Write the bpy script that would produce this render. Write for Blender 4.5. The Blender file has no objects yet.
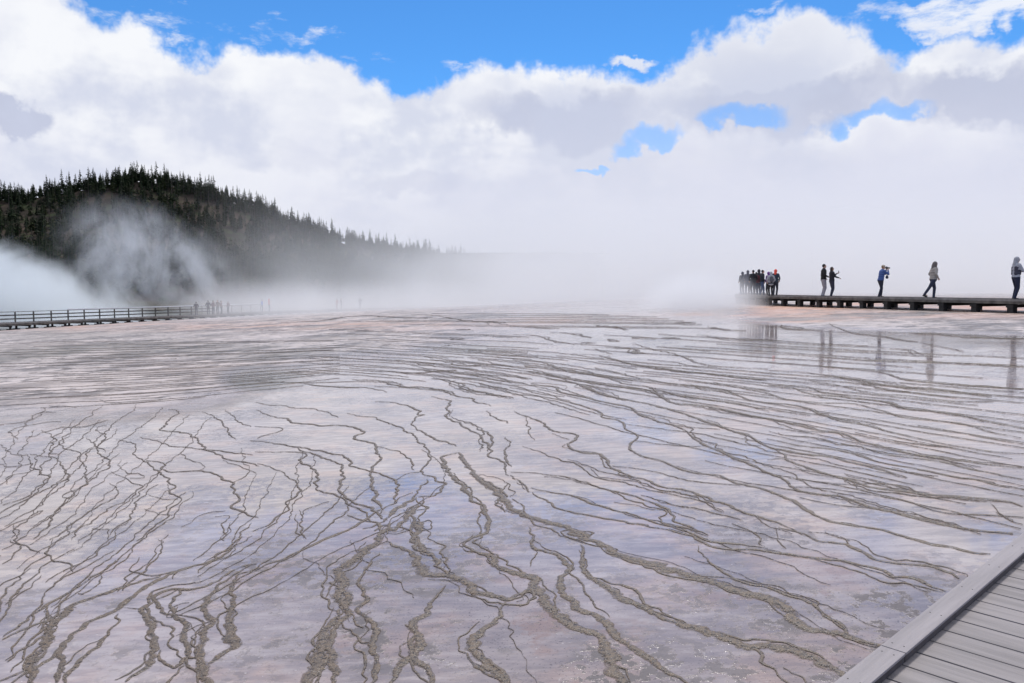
import bpy, bmesh, math, random
import numpy as np
from mathutils import Vector, Matrix, Quaternion
R = math.radians
random.seed(7); rng = np.random.default_rng(7)
SC = bpy.context.scene
COL = SC.collection
# ------------------------------------------------------------------ camera
W, H, F = 1024, 683, 784.0
CZ = 2.1
PITCH = math.atan((341.5-288)/F)
cp, sp = math.cos(PITCH), math.sin(PITCH)
cam_d = bpy.data.cameras.new('camera'); cam = bpy.data.objects.new('camera', cam_d); COL.objects.link(cam)
cam.location = (0, 0, CZ); cam.rotation_euler = (math.pi/2-PITCH, 0, 0)
cam_d.sensor_width = 36; cam_d.lens = F/W*36; cam_d.clip_end = 9000; cam_d.clip_start = 0.05
SC.camera = cam

def ray(px, py):
    px = np.asarray(px, float); py = np.asarray(py, float)
    u = (px-512)/F; v = (341.5-py)/F
    return np.stack([u, cp+v*sp, -sp+v*cp], -1)

def azel(px, py):
    d = ray(px, py); d = d/np.linalg.norm(d)
    return math.atan2(d[0], d[1]), math.asin(d[2])

def project(x, y, z):
    z = z-CZ
    fwd = y*cp - z*sp; up = y*sp + z*cp
    fwd = np.where(fwd < .05, .05, fwd)
    return 512+F*x/fwd, 341.5-F*up/fwd

# ------------------------------------------------------------------ terrain height
LWALK = [(-62, 38), (-48.3, 74), (-40.2, 95), (-32.5, 115), (-18.6, 132), (0, 143), (30, 150)]
def smooth(a, b, x):
    t = np.clip((x-a)/(b-a), 0, 1); return t*t*(3-2*t)
def side(x, y):
    """signed distance beyond (left/behind of) the left boardwalk line"""
    best = np.full(np.shape(x), 1e9); sg = np.zeros(np.shape(x))
    L = [(-85, -25)]+LWALK+[(120, 168), (600, 260)]
    for (ax, ay), (bx, by) in zip(L[:-1], L[1:]):
        dx, dy = bx-ax, by-ay; l2 = dx*dx+dy*dy
        t = np.clip(((x-ax)*dx+(y-ay)*dy)/l2, 0, 1)
        qx, qy = x-(ax+t*dx), y-(ay+t*dy)
        d = np.hypot(qx, qy); s = np.sign(dx*qy-dy*qx)
        m = d < best
        best = np.where(m, d, best); sg = np.where(m, s, sg)
    return best*sg
def terrain(x, y):
    x = np.asarray(x, float); y = np.asarray(y, float)
    yy = np.maximum(y, -20)
    z = -2.05+.0454*x+.00444*yy
    z = z-.00022*np.maximum(0, y-55)**2
    cap = -.96
    k = .18
    h = np.clip(.5+.5*(cap-z)/k, 0, 1)
    z = cap*(1-h)+z*h-k*h*(1-h)
    lo = -6.2
    z = np.where(z < -4.2, -4.2+(z+4.2)*.5, z)
    s = side(x, y)
    m = smooth(.8, 14, s)
    z = np.maximum(z, lo)
    z = z*(1-m)+lo*m
    return z+CZ

def np_noise(x, y, cell, seed, octs=4):
    v = np.zeros_like(x); a = 1.; tot = 0.
    for o in range(octs):
        r = np.random.default_rng(seed+o).uniform(-1, 1, (256, 256))
        X = x/cell+seed*7.3; Y = y/cell+seed*3.1
        ix = np.floor(X).astype(int); iy = np.floor(Y).astype(int); fx = X-ix; fy = Y-iy
        fx = fx*fx*(3-2*fx); fy = fy*fy*(3-2*fy)
        g = lambda i, j: r[(ix+i) % 256, (iy+j) % 256]
        v += a*((g(0, 0)*(1-fx)+g(1, 0)*fx)*(1-fy)+(g(0, 1)*(1-fx)+g(1, 1)*fx)*fy); tot += a
        a *= .5; cell *= .5
    return v/tot
def micro(x, y):
    return np.exp(-((x*x+y*y)/4900.))*np_noise(x, y, 1.7, 3, 2)*.012

def unproject(px, py, zoff=0.0):
    """pixel -> terrain hit (numpy arrays); nan if none"""
    d = ray(px, py); n = d.shape[0]
    ts = np.geomspace(1.2, 400, 900)
    out = np.full((n, 3), np.nan)
    P = d[:, None, :]*ts[None, :, None]
    zt = terrain(P[..., 0], P[..., 1])+zoff-CZ
    below = P[..., 2] < zt
    idx = below.argmax(1); ok = below.any(1) & (idx > 0)
    i = np.arange(n)
    g1 = P[i, idx, 2]-zt[i, idx]; g0 = P[i, idx-1, 2]-zt[i, idx-1]
    f = g0/(g0-g1+1e-12)
    t = ts[idx-1]+(ts[idx]-ts[idx-1])*f
    q = d*t[:, None]; q[:, 2] += CZ
    out[ok] = q[ok]
    return out

# ------------------------------------------------------------------ material helpers
def mat(name):
    m = bpy.data.materials.new(name); m.use_nodes = True
    nt = m.node_tree; nt.nodes.clear()
    return m, nt
class NT:
    def __init__(s, nt): s.nt = nt
    def n(s, t, **k):
        nd = s.nt.nodes.new(t)
        for a, b in k.items(): setattr(nd, a, b)
        return nd
    def l(s, a, b): s.nt.links.new(a, b)
    def setin(s, sock, v):
        if isinstance(v, bpy.types.NodeSocket): s.l(v, sock)
        elif v is not None: sock.default_value = v
    def m(s, op, a, b=None, c=None, clamp=False):
        nd = s.n('ShaderNodeMath', operation=op, use_clamp=clamp)
        s.setin(nd.inputs[0], a); s.setin(nd.inputs[1], b)
        if c is not None: s.setin(nd.inputs[2], c)
        return nd.outputs[0]
    def ss(s, lo, hi, v, a=0., b=1.):
        nd = s.n('ShaderNodeMapRange', interpolation_type='SMOOTHSTEP')
        s.setin(nd.inputs[0], v); s.setin(nd.inputs[1], lo); s.setin(nd.inputs[2], hi); s.setin(nd.inputs[3], a); s.setin(nd.inputs[4], b)
        return nd.outputs[0]
    def mr(s, lo, hi, v, a=0., b=1.):
        nd = s.n('ShaderNodeMapRange')
        s.setin(nd.inputs[0], v); s.setin(nd.inputs[1], lo); s.setin(nd.inputs[2], hi); s.setin(nd.inputs[3], a); s.setin(nd.inputs[4], b)
        return nd.outputs[0]
    def mix(s, f, a, b):
        nd = s.n('ShaderNodeMix', data_type='RGBA')
        s.setin(nd.inputs[0], f)
        s.setin(nd.inputs[6], a if isinstance(a, bpy.types.NodeSocket) else (*a[:3], 1))
        s.setin(nd.inputs[7], b if isinstance(b, bpy.types.NodeSocket) else (*b[:3], 1))
        return nd.outputs[2]
    def noise(s, vec, scale, detail=4, rough=.55, dist=0., out=0, dim='3D'):
        nd = s.n('ShaderNodeTexNoise', noise_dimensions=dim)
        if vec is not None: s.l(vec, nd.inputs['Vector'])
        nd.inputs['Scale'].default_value = scale; nd.inputs['Detail'].default_value = detail
        nd.inputs['Roughness'].default_value = rough; nd.inputs['Distortion'].default_value = dist
        return nd.outputs[out]
    def mapping(s, vec, scale=(1, 1, 1), loc=(0, 0, 0), rot=(0, 0, 0)):
        nd = s.n('ShaderNodeMapping'); s.l(vec, nd.inputs[0])
        nd.inputs['Scale'].default_value = scale; nd.inputs['Location'].default_value = loc; nd.inputs['Rotation'].default_value = rot
        return nd.outputs[0]
    def attr(s, name):
        return s.n('ShaderNodeAttribute', attribute_name=name).outputs['Fac']

def simple_mat(name, col, rough=.8, var=.15, scale=8., bump=.0, col2=None, spec=.5, gen='Object', stretch=(1,1,1), rot=0.):
    m, nt = mat(name); k = NT(nt)
    tc = k.n('ShaderNodeTexCoord').outputs[gen]
    tv = k.mapping(k.mapping(tc, (1, 1, 1), (0, 0, 0), (0, 0, -rot)) if rot else tc, stretch)
    nz = k.noise(tv, scale, 5, .6)
    c2 = col2 if col2 else tuple(c*(1-var*1.6) for c in col)
    c1 = tuple(min(1, c*(1+var)) for c in col)
    b = k.n('ShaderNodeBsdfPrincipled'); o = k.n('ShaderNodeOutputMaterial')
    k.l(k.mix(k.ss(.3, .7, nz), c2, c1), b.inputs['Base Color'])
    b.inputs['Roughness'].default_value = rough
    b.inputs['Specular IOR Level'].default_value = spec
    if bump:
        bn = k.n('ShaderNodeBump'); bn.inputs['Strength'].default_value = bump; bn.inputs['Distance'].default_value = .01
        k.l(k.noise(tv, scale*4, 5, .6), bn.inputs['Height']); k.l(bn.outputs[0], b.inputs['Normal'])
    k.l(b.outputs[0], o.inputs[0])
    return m

def mesh_obj(name, verts, faces, mats, parent=None, smooth_=False, midx=None):
    me = bpy.data.meshes.new(name)
    me.from_pydata([tuple(v) for v in verts], [], faces)
    for m_ in (mats if isinstance(mats, (list, tuple)) else [mats]): me.materials.append(m_)
    if midx is not None: me.polygons.foreach_set('material_index', midx)
    if smooth_: me.polygons.foreach_set('use_smooth', [True]*len(me.polygons))
    me.update()
    o = bpy.data.objects.new(name, me); COL.objects.link(o)
    if parent is not None: o.parent = parent
    return o
def tag(o, label=None, cat=None, group=None, kind=None):
    if label: o['label'] = label
    if cat: o['category'] = cat
    if group: o['group'] = group
    if kind: o['kind'] = kind
    return o
def thing(name, loc, label, cat, group=None, rz=0):
    o = bpy.data.objects.new(name, None); COL.objects.link(o)
    o.location = loc; o.rotation_euler = (0, 0, rz); o.empty_display_size = .2
    return tag(o, label, cat, group)
class MB:
    """collects boxes and bars into one mesh"""
    def __init__(s): s.v = []; s.f = []
    def hexa(s, pts):
        b = len(s.v); s.v += [tuple(p) for p in pts]
        for q in ((0, 3, 2, 1), (4, 5, 6, 7), (0, 1, 5, 4), (1, 2, 6, 5), (2, 3, 7, 6), (3, 0, 4, 7)): s.f.append(tuple(b+i for i in q))
    def bar(s, a, b, w, h, up=(0, 0, 1), bev=0):
        """box whose axis runs a->b, width w, height h, centred on the axis"""
        a = Vector(a); b = Vector(b); d = (b-a).normalized(); up = Vector(up)
        sd = d.cross(up)
        if sd.length < 1e-4: sd = d.cross(Vector((1, 0, 0)))
        sd.normalize(); u = sd.cross(d).normalized()
        P = []
        for e in (a, b):
            for i, j in ((-1, -1), (1, -1), (1, 1), (-1, 1)): P.append(e+sd*(i*w/2)+u*(j*h/2))
        s.hexa([P[0], P[1], P[2], P[3], P[4], P[5], P[6], P[7]])
    def build(s, name, m, parent=None, bevel=0):
        o = mesh_obj(name, s.v, s.f, m, parent)
        bm = bmesh.new(); bm.from_mesh(o.data); bmesh.ops.recalc_face_normals(bm, faces=bm.faces)
        if bevel: bmesh.ops.bevel(bm, geom=list(bm.edges), offset=bevel, segments=2, affect='EDGES', profile=.6)
        bm.to_mesh(o.data); bm.free()
        return o
# ------------------------------------------------------------------ mineral ridges of the terraces
TILE = dict(A=(0, 380), B=(256, 380), C=(512, 380), D=(768, 380), E=(0, 523), F=(256, 523), G=(512, 523), H=(768, 523),
            I=(0, 300), J=(256, 300), K=(512, 300), L=(768, 300))
# width in metres : tile letter followed by points (quarter pixels from the tile's corner); each line is one ridge
RT = """
.11 B 800 290 830 330 880 390 950 435 990 480 1024 520 C 60 548 110 565 200 590 300 625 G 230 35 300 70 370 95 400 125 500 155 600 185 700 215 820 240 900 270 1010 298 H 60 340 130 390 200 420 290 440 380 475 450 490
.10 G 270 90 270 170 300 215 370 250 430 280 520 340 600 380 700 410 780 440 860 470 940 490 1015 490 H 100 520 200 545 270 580 330 620
.06 G 50 20 90 85 150 110 210 135 240 170 220 230 230 290 270 340 340 365 380 400 420 450 500 500 570 550 620 600 690 650
.08 B 800 290 755 310 770 350 800 390 825 420 850 460 900 500 910 550 F 920 0 900 40 850 80 900 110 960 130 1015 175 G 60 200 110 240 130 300 170 360 240 410 330 460 390 510 420 580 470 630 500 670
.09 F 530 70 600 110 640 165 700 205 780 225 860 255 940 290 1015 310 G 70 265 100 290
.09 F 1010 320 960 380 900 430 850 480 860 520 910 570 960 620 1020 670
.05 F 860 480 890 530 950 560 1010 620 1020 660
.06 F 770 250 720 300 660 360 600 410 610 460 620 500 560 560 500 650
.05 F 600 410 625 450 620 500 630 560 690 620 700 660
.15 F 540 0 510 60 440 110 380 150 330 200 300 260 320 320 340 370
.13 F 335 350 285 420 262 480 258 560 215 660
.07 F 300 240 350 300 330 400 300 460 290 560 280 660
.045 F 460 120 430 200 440 270 450 310 400 350 440 400 460 450 440 500 460 560 420 660
.03 F 340 370 380 430 410 480 440 490
.04 F 340 360 390 380 440 420
.07 B 590 520 640 560 660 600 F 650 0 660 60 700 110 740 160 770 220
.05 F 510 60 560 20 620 50 640 100 700 130
.05 F 0 195 70 160 170 110 260 70 340 40 400 0 B 430 560 500 520
.05 E 1020 160 950 180 870 230 780 260 680 270 620 310 640 360 690 390 720 440 710 490 750 540 790 545
.08 E 1024 190 960 220 930 290 930 350 910 400 925 480 890 530 830 570
.08 E 1000 170 880 240 850 280 830 340 850 400 810 440 790 500 780 560 820 600 870 660
.05 E 1000 50 940 90 850 150 770 170 680 200 600 240 520 290 440 360 330 410 280 450 250 520 230 600 200 660
.07 E 640 210 520 240 430 270 340 310 250 350 220 400 210 460 150 520 110 560 130 660
.04 E 450 150 380 200 300 260 180 330 100 390 0 460
.06 E 680 270 600 320 570 360 600 400 590 460 600 530 570 580 490 640
.05 E 600 530 640 570 700 590 740 545 790 540
.05 E 460 370 430 440 370 500 290 560 230 620 200 660
.05 E 740 570 700 620 690 660
.05 E 0 470 100 420 200 380 250 350
.03 E 720 340 710 370 770 400 800 440
.05 E 760 260 720 310 720 350 700 380
.03 E 170 210 90 270 0 330
.02 E 490 0 430 70 330 140 250 190 170 240
.02 E 580 50 520 100 490 140 400 200
.03 E 650 50 660 100 600 180 560 220 500 270
.03 E 920 0 900 60 830 120 790 150
.03 E 1010 0 970 60 880 120 840 150 760 200
.02 E 290 0 280 40 220 90 170 140 100 200 0 270
.02 E 200 60 180 130 190 160 240 170 270 200
.02 E 80 0 70 60 60 110 0 165
.02 E 40 70 80 100 150 120
.04 E 0 560 60 520 130 480 180 430 220 390
.06 E 0 640 60 600 120 560 160 520
.05 E 30 660 90 610 190 560 250 500
.05 E 120 470 150 430 170 380 180 340
.02 E 500 340 560 355 600 350
.03 E 400 210 420 240 340 290 300 290
.03 E 540 140 550 190 640 200 720 190 710 220
.04 G 770 90 820 150 890 210 960 240 1015 250 H 90 285 180 310 260 370 320 410 350 450 400 480
.05 G 450 0 600 25 700 40 760 65 830 95 920 100 1015 108 H 80 120 200 145 300 160 400 185 480 215 560 225 630 250 700 275
.04 G 590 0 680 15 760 45 800 65 900 75 1024 100
.03 G 900 0 960 30 1000 60 1000 80 1024 90
.03 H 0 20 30 60 70 100
.06 H 40 20 130 40 200 65 260 75 330 85 400 115 470 145 560 160 650 170 700 180 770 220
.05 H 160 35 240 45 310 65 330 85
.06 H 290 0 400 20 480 35 560 60 640 80 740 95 820 115 890 125
.06 H 680 0 760 20 860 35 980 45
.02 G 90 100 100 130 60 175
.03 G 0 330 70 280
.06 G 900 480 980 510 990 560 1024 590
.02 G 740 215 830 212 900 212 1015 240
.05 H 0 570 50 590 110 630 150 660
.03 H 0 470 90 480 150 510 200 545
.08 C 0 20 150 25 200 50 300 70 380 90 470 110 500 135 580 165 680 195 720 230 800 270 890 310 960 335 1020 363 D 60 395 100 430 180 455 280 465 350 490 430 515 520 535 620 560 720 585 830 600 980 620
.06 C 0 60 110 68 240 92 350 130 360 150 430 165 450 200 500 230 470 270 500 300 600 325 660 350 740 370 830 380 900 410 1020 443 D 60 470 120 490 170 530 240 560 340 580 450 595 520 620 590 640
.06 C 0 125 80 155 130 170 150 200 230 215 250 240 230 265 290 285 360 300 400 350 480 380 560 410 620 430 700 440 780 475 860 495 930 530 1015 563 D 70 595 130 620
.03 C 160 215 220 240
.02 C 40 150 70 190 60 210 75 240
.03 C 50 262 110 285 170 310 260 340 350 390 450 410 560 440 680 465 760 490 830 530
.02 C 210 325 290 345 360 370 440 390 520 400
.05 C 0 370 100 375 200 388 280 405 380 435 470 460 540 490 630 525 640 565 720 590 790 620
.04 C 80 435 170 450 260 465 350 500 450 530 540 555 620 585 740 620 790 635
.04 C 75 455 130 490 210 520 300 545 420 565 540 585
.06 C 0 385 60 420 80 450
.05 C 0 480 40 505 60 540
.03 C 520 460 640 500 740 515 850 540 930 560
.03 C 400 345 500 355 620 385 720 405 910 425
.03 C 450 175 560 190 640 200 760 220 900 250 1000 262
.02 C 500 245 600 258 700 268 780 265
.03 C 580 170 700 190 830 200
.07 C 240 5 330 45 420 70 520 90 600 110 700 140 800 175 880 205 950 225 1015 263 D 70 280 160 295 250 305 330 325 410 345 490 365 560 390
.08 C 290 0 400 25 520 35 590 55 640 90 740 100 860 120 1000 148 D 60 165 180 195 300 215 370 245 470 270 600 300 700 310 800 325 900 340 1024 350
.05 C 560 30 660 60 780 80 900 95 1024 125
.06 C 720 20 760 40 850 50 960 80 1015 89 D 100 100 200 130 280 160 380 180 440 195 520 215 650 245 760 265 900 285 1024 295
.05 C 800 10 900 30 1015 50 D 60 75 200 90 340 95 450 120 540 150 650 160 800 180 880 205 1024 230
.08 D 0 20 100 30 170 55 240 60 380 75 480 90 560 115 700 130 850 160 1024 195
.05 D 150 0 270 20 350 40 430 55 520 60 640 72 760 85 900 85
.06 D 300 0 450 20 600 40 750 50 900 60 1024 70
.05 D 540 0 700 15 850 25 1024 35
.04 D 200 65 320 80 460 100
.06 D 0 205 60 220 180 230 300 255 370 265 450 290 580 310 700 325 800 350 920 375 1024 395
.06 D 0 235 130 260 250 275 330 290 430 325 540 345 640 365 720 385 830 400 920 425 1024 440
.08 D 0 265 60 295 80 320 160 350 240 375 330 395 420 430 520 445 620 460 740 470 860 480 960 490 1024 510
.03 D 80 390 200 405 320 415 450 410 560 425 600 450
.03 D 350 335 450 350 560 370 680 385
.04 D 300 375 420 400 560 435 640 460
.04 D 110 430 200 435 350 450 470 470 560 490 620 515 720 540 850 545 1024 555
.03 D 130 470 240 495 340 510 450 520
.03 D 260 460 320 490 370 510
.03 D 340 210 500 240 640 260 740 270
.05 D 600 180 700 195 860 225 1024 255
.02 D 0 320 40 315 80 320
.03 D 900 500 960 560 1024 580
.03 B 0 90 120 108 230 118 300 130 330 150
.05 B 0 120 60 145 140 152 170 172 260 182 370 182 430 205 405 230 490 262 480 290 495 300 460 340 450 380 460 420 480 470 500 520
.04 B 490 265 560 290 600 330 620 362
.03 B 0 185 90 192 100 200 60 215 0 235
.04 B 0 240 80 255 170 270 260 285 340 302 385 325 390 340 450 360 500 380 555 410 570 440 580 490
.05 B 100 260 190 290 260 310 340 330 350 370 330 410 350 455 400 490 450 520 480 560
.05 B 0 285 160 290 190 300 160 320 210 345 230 380 250 430 300 465 370 500 430 540 480 560
.04 B 0 335 60 345 120 375 160 410 150 460 120 490 140 520 80 560 0 605
.03 B 190 520 200 550 180 580 190 630
.03 B 150 540 145 590 150 620 175 640
.02 B 300 490 220 520 200 545
.05 B 490 85 560 92 610 115 650 138 680 138 640 150 630 175 680 205 730 240 810 262
.04 B 350 135 440 148 530 175 580 192 620 225 680 262 690 300 680 350 700 390 740 420 720 460 650 470
.05 B 700 65 770 90 775 150 820 175 870 210 900 250 910 285
.04 B 820 170 880 190 920 215 950 260 920 295 970 325 1000 370 1024 385
.04 B 980 230 1000 260 980 290 1010 350
.05 B 905 125 945 150 1024 172
.03 B 560 410 600 380 660 370
.04 B 580 490 640 450 690 400
.04 B 650 470 690 510 640 520
.03 B 200 20 350 30 450 32 540 48
.04 B 470 25 640 35 760 45 830 65 910 90 950 105
.03 B 0 5 200 8 420 5 560 12
.05 B 760 0 850 40 960 60 1024 75
.05 B 830 0 930 20 1024 50
.04 B 980 420 975 480 1000 530
.10 B 450 600 500 580 560 530 620 490 650 460
.10 F 470 30 520 10 B 560 600 620 540 650 500
.06 B 380 540 420 560 480 580 500 610
.05 B 880 380 930 400 1000 440 1024 470
.04 A 680 118 720 122 725 135 680 165 630 200 720 210 780 240 800 265 850 290 890 310 960 325 1024 345
.03 A 790 130 880 155 930 190 915 215 930 240
.03 A 900 120 960 160 1024 185
.03 A 340 228 380 240 400 270 390 290 430 320 440 350 400 380 380 400 320 440 310 460 260 490 200 550 160 590 100 640
.03 A 245 250 250 275 310 295 340 330 370 350 350 380 360 410 320 430 250 460 270 480
.03 A 100 300 120 340 170 380 180 400 130 440 60 480 0 500
.03 A 120 295 200 310 230 340 250 380 230 410 150 450 130 475 0 540
.02 A 430 180 400 190 430 220 410 260 420 290
.03 A 470 240 540 260 535 290 550 320 580 340 650 370 680 410 710 430 690 450 715 480 680 520 670 550 620 590 570 640
.02 A 440 370 530 400 560 420 550 450 490 490 430 520 380 570 330 590 290 640
.03 A 410 420 470 440 440 480 400 500 340 540 280 590 200 640
.03 A 610 420 580 450 540 490 530 530 490 580 460 620
.05 A 580 325 650 335 680 360 800 360 850 375 900 400 940 410 920 450 940 480 930 510 980 540 1024 555
.02 A 800 360 810 340 740 300 740 285
.03 A 560 230 650 245 730 270 860 285 1024 295
.03 A 890 320 960 355 980 385 940 410
.03 A 860 550 920 545 900 590 910 640
.015 A 720 590 820 540 900 530
.015 A 590 460 660 480 710 480
.02 A 570 520 650 540 690 545
.02 A 60 240 70 200 180 175 240 170
.02 A 0 605 60 570 160 520 150 540 80 590 60 630
.12 A 400 80 480 92 560 90 700 75
.10 A 190 105 300 112
.02 A 0 260 60 300 110 300
.02 A 0 330 60 340 130 330
.02 A 180 200 200 240 190 280 230 300
.02 A 300 220 260 240 240 260
.02 A 480 320 470 340 520 370 570 370 575 390 530 390
.02 A 0 180 90 170 150 130 240 125
.02 A 100 230 150 225 230 190 330 185 430 160
.02 A 10 420 60 380 100 370 130 350
.02 A 370 595 400 600 440 600 430 640
.09 K 240 215 330 220 400 235 440 245 520 260 600 270 700 285 800 295 900 310 1015 322
.06 L 0 250 130 260 300 275 450 290 560 320 700 335 860 345 1024 355
.08 L 0 280 150 290 300 310 420 330 560 350 700 360 900 385
.06 L 0 215 120 220 300 235 450 245 640 250 800 255 1024 262
.06 L 0 165 100 175 200 180 400 187 470 192
.05 L 480 195 570 200 620 220
.10 L 40 100 80 115 200 122
.06 L 240 95 330 130 450 145 600 168
.25 L 480 130 640 135 760 145 900 152 1024 155
.04 L 600 170 680 185 780 205
.06 L 0 340 150 345 220 370 330 385
.06 L 330 320 450 350 600 372 760 390
.05 K 0 240 120 250 180 270 260 290 330 300 450 330 560 355 620 390
.05 K 340 195 410 215
.12 K 370 188 480 195 480 210 540 215
.06 K 480 175 560 195 640 215 700 235 800 262 1024 275
.06 K 580 187 700 195 850 205 1024 215
.10 K 740 138 850 150 950 160 1024 165
.07 K 780 105 850 120 940 122
.10 K 330 100 420 110 460 120
.08 K 0 105 100 112 170 115
.06 K 0 140 100 143 150 160 240 180
.08 K 160 130 240 135 320 150
.08 K 230 325 300 350 380 380 470 400
.05 K 70 335 170 350 250 370 340 395
.14 K 480 150 560 158
.14 K 615 148 670 155
.08 K 390 155 430 165
.08 K 260 175 320 170
.08 K 660 90 720 90
.05 K 530 240 640 250 740 265 820 268
.06 K 330 270 420 290 500 310 640 335 800 350 900 380
.06 K 500 300 620 310 760 330 900 345 1024 360
.05 K 600 370 740 400
.04 K 20 290 140 300 240 325
.04 K 0 350 100 375 200 390
.10 J 100 90 250 85 400 65 560 70 700 72
.08 J 0 120 140 122 300 112
.05 J 700 235 760 250 830 265 900 262
.05 J 890 240 980 260 1024 265
.05 J 560 240 640 255 720 268
.07 J 390 318 500 325 590 345 720 355 800 375
.05 J 140 290 230 300
.04 J 540 288 640 292 800 280
.04 J 150 330 300 345 420 350
.05 J 700 312 800 325 870 355 960 380 1024 395
.04 J 830 285 940 300 1024 330
.08 J 750 183 775 184
.08 J 800 120 860 123
.08 J 780 150 800 155 830 156
.10 J 690 60 860 85 1000 92
.06 J 920 100 930 85 1024 105
.06 J 640 135 700 138
.06 J 910 140 1000 150 1024 150
"""
def parse_ridges():
    out = []
    for ln in RT.strip().splitlines():
        tk = ln.split(); w = float(tk[0]); o = None; pts = []; buf = []
        for t in tk[1:]:
            if t in TILE: o = TILE[t]
            else:
                buf.append(float(t))
                if len(buf) == 2:
                    pts.append((o[0]+buf[0]/4, o[1]+buf[1]/4)); buf = []
        out.append((w, np.array(pts)))
    return out
def catmull(P, n=12):
    P = np.vstack([2*P[0]-P[1], P, 2*P[-1]-P[-2]]); out = []
    t = np.linspace(0, 1, n, endpoint=False)[:, None]
    for i in range(1, len(P)-2):
        a, b, c, d = P[i-1], P[i], P[i+1], P[i+2]
        out.append(.5*((2*b)+(-a+c)*t+(2*a-5*b+4*c-d)*t*t+(-a+3*b-3*c+d)*t**3))
    out.append(P[-2][None])
    return np.vstack(out)
def fnoise(s, scales, amps, seed):
    """sum of random smooth 1-D noises along arclength s"""
    r = np.random.default_rng(seed); v = np.zeros_like(s)
    for L, a in zip(scales, amps):
        n = int(s[-1]/L)+4
        k = r.uniform(-1, 1, n); v += a*np.interp(s/L, np.arange(n), k)
    return v
RV = []; RF = []; RE = []   # vertices, faces, edge attribute
NBASE = 0
PROF = np.array([-1, -.72, -.4, 0, .4, .72, 1.]); PH = np.array([-.05, .35, .8, 1., .8, .35, -.05])
def ribbon(P2, w, seed, amp=1., hgt=1.):
    """P2: world xy polyline -> a raised crust that follows it"""
    global NBASE
    seg = np.hypot(*np.diff(P2, axis=0).T); s = np.concatenate([[0], np.cumsum(seg)])
    if s[-1] < .05: return
    # resample with a step that grows with distance
    dist = np.hypot(P2[:, 0], P2[:, 1]); step = np.clip(dist*.0026, .008, .3)
    cum = np.concatenate([[0], np.cumsum(seg/((step[1:]+step[:-1])/2))]); n = max(6, int(cum[-1]))
    if n > 4000: n = 4000
    u = np.interp(np.linspace(0, cum[-1], n), cum, s)
    x = np.interp(u, s, P2[:, 0]); y = np.interp(u, s, P2[:, 1]); d = np.hypot(x, y)
    tx = np.gradient(x); ty = np.gradient(y); L = np.hypot(tx, ty)+1e-9; nx, ny = -ty/L, tx/L
    md = float(np.median(d)); k = .35+.05*md
    off = fnoise(u, [k*1.1, k*.45, k*.2, k*.09], [.055*k, .040*k, .028*k, .018*k], seed)*amp
    x = x+nx*off; y = y+ny*off
    tx = np.gradient(x); ty = np.gradient(y); L = np.hypot(tx, ty)+1e-9; nx, ny = -ty/L, tx/L
    wv = np.clip(1+fnoise(u, [k*1.5, k*.5, k*.15], [.30, .25, .2], seed+1), .4, 1.8)
    w = w*float(np.interp(md, [3, 5, 8, 14, 30, 60], [.66, .58, .48, .48, .8, 1.2]))
    ends = np.minimum(np.clip(.25+u/(.16*md), .25, 1), np.clip(.3+(u[-1]-u)/(.05*md), .3, 1))
    hw = .5*w*wv*ends*1.5
    wl = hw*(1+fnoise(u, [.06, .02], [.3, .25], seed+2)); wr = hw*(1+fnoise(u, [.06, .02], [.3, .25], seed+3))
    hh = (.002+.022*np.minimum(w, .09))*hgt*np.sqrt(ends)*np.clip(.6+d*.05, .6, 2.2)
    X = x[:, None]+nx[:, None]*PROF[None]*np.where(PROF < 0, wl[:, None], wr[:, None])
    Y = y[:, None]+ny[:, None]*PROF[None]*np.where(PROF < 0, wl[:, None], wr[:, None])
    rr = np.random.default_rng(seed+5).uniform(.85, 1.15, X.shape)
    Z = terrain(X, Y)+micro(X, Y)+.003+.0004*d[:, None]+hh[:, None]*np.where(PH > 0, PH*rr, PH)-np.where(PH < 0, .001+.0003*d[:, None], 0)
    m = len(PROF)
    RV.append(np.stack([X, Y, Z], -1).reshape(-1, 3))
    RE.append(np.tile(np.abs(PROF), n)*float(np.interp(w, [.006, .03, .06], [.55, .75, 1.])))
    i = (np.arange(n-1)[:, None]*m+np.arange(m-1)[None]).reshape(-1)+NBASE
    RF.append(np.stack([i, i+1, i+m+1, i+m], -1))
    NBASE += n*m
ridges = parse_ridges()
RW = []
for q, (w, P) in enumerate(ridges):
    C = catmull(P); U = unproject(C[:, 0], C[:, 1])
    ok = ~np.isnan(U[:, 0]); U = U[ok][:, :2]
    if len(U) < 3: continue
    RW.append((w, U))
    ctr = P.mean(0)
    rough = 1.0 if ctr[0] > 500 and ctr[1] < 560 else 1.25
    if ctr[0] > 700 and ctr[1] < 520: rough = .5
    w = min(w, .12); ww = w*(.9 if ctr[1] > 450 else 1.05)
    if ctr[0] < 330 and ctr[1] < 545: rough = 1.1; ww *= .85
    ribbon(U, ww, 100+q*10, rough)
    # finer rims that braid beside the main one
    r = np.random.default_rng(q)
    if w >= .03 and not (ctr[0] < 330 and ctr[1] < 545):
        for j in range(int(r.random() < .55) if w < .07 else 2):
            a = r.integers(0, max(1, len(U)//2)); b = min(len(U), a+r.integers(len(U)//3+3, len(U)+3))
            V = U[a:b]
            if len(V) < 4: continue
            dm = np.hypot(*V.mean(0)); o = r.uniform(-1, 1)*(.03+.012*dm)
            t = np.gradient(V, axis=0); t /= np.hypot(*t.T)[:, None]+1e-9
            fade = np.sin(np.linspace(0, np.pi, len(V)))**.7
            ribbon(V+np.stack([-t[:, 1], t[:, 0]], -1)*(o*fade)[:, None], min(w*.25, .014)+.004, 5000+q*10+j, 1.6, .8)
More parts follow.
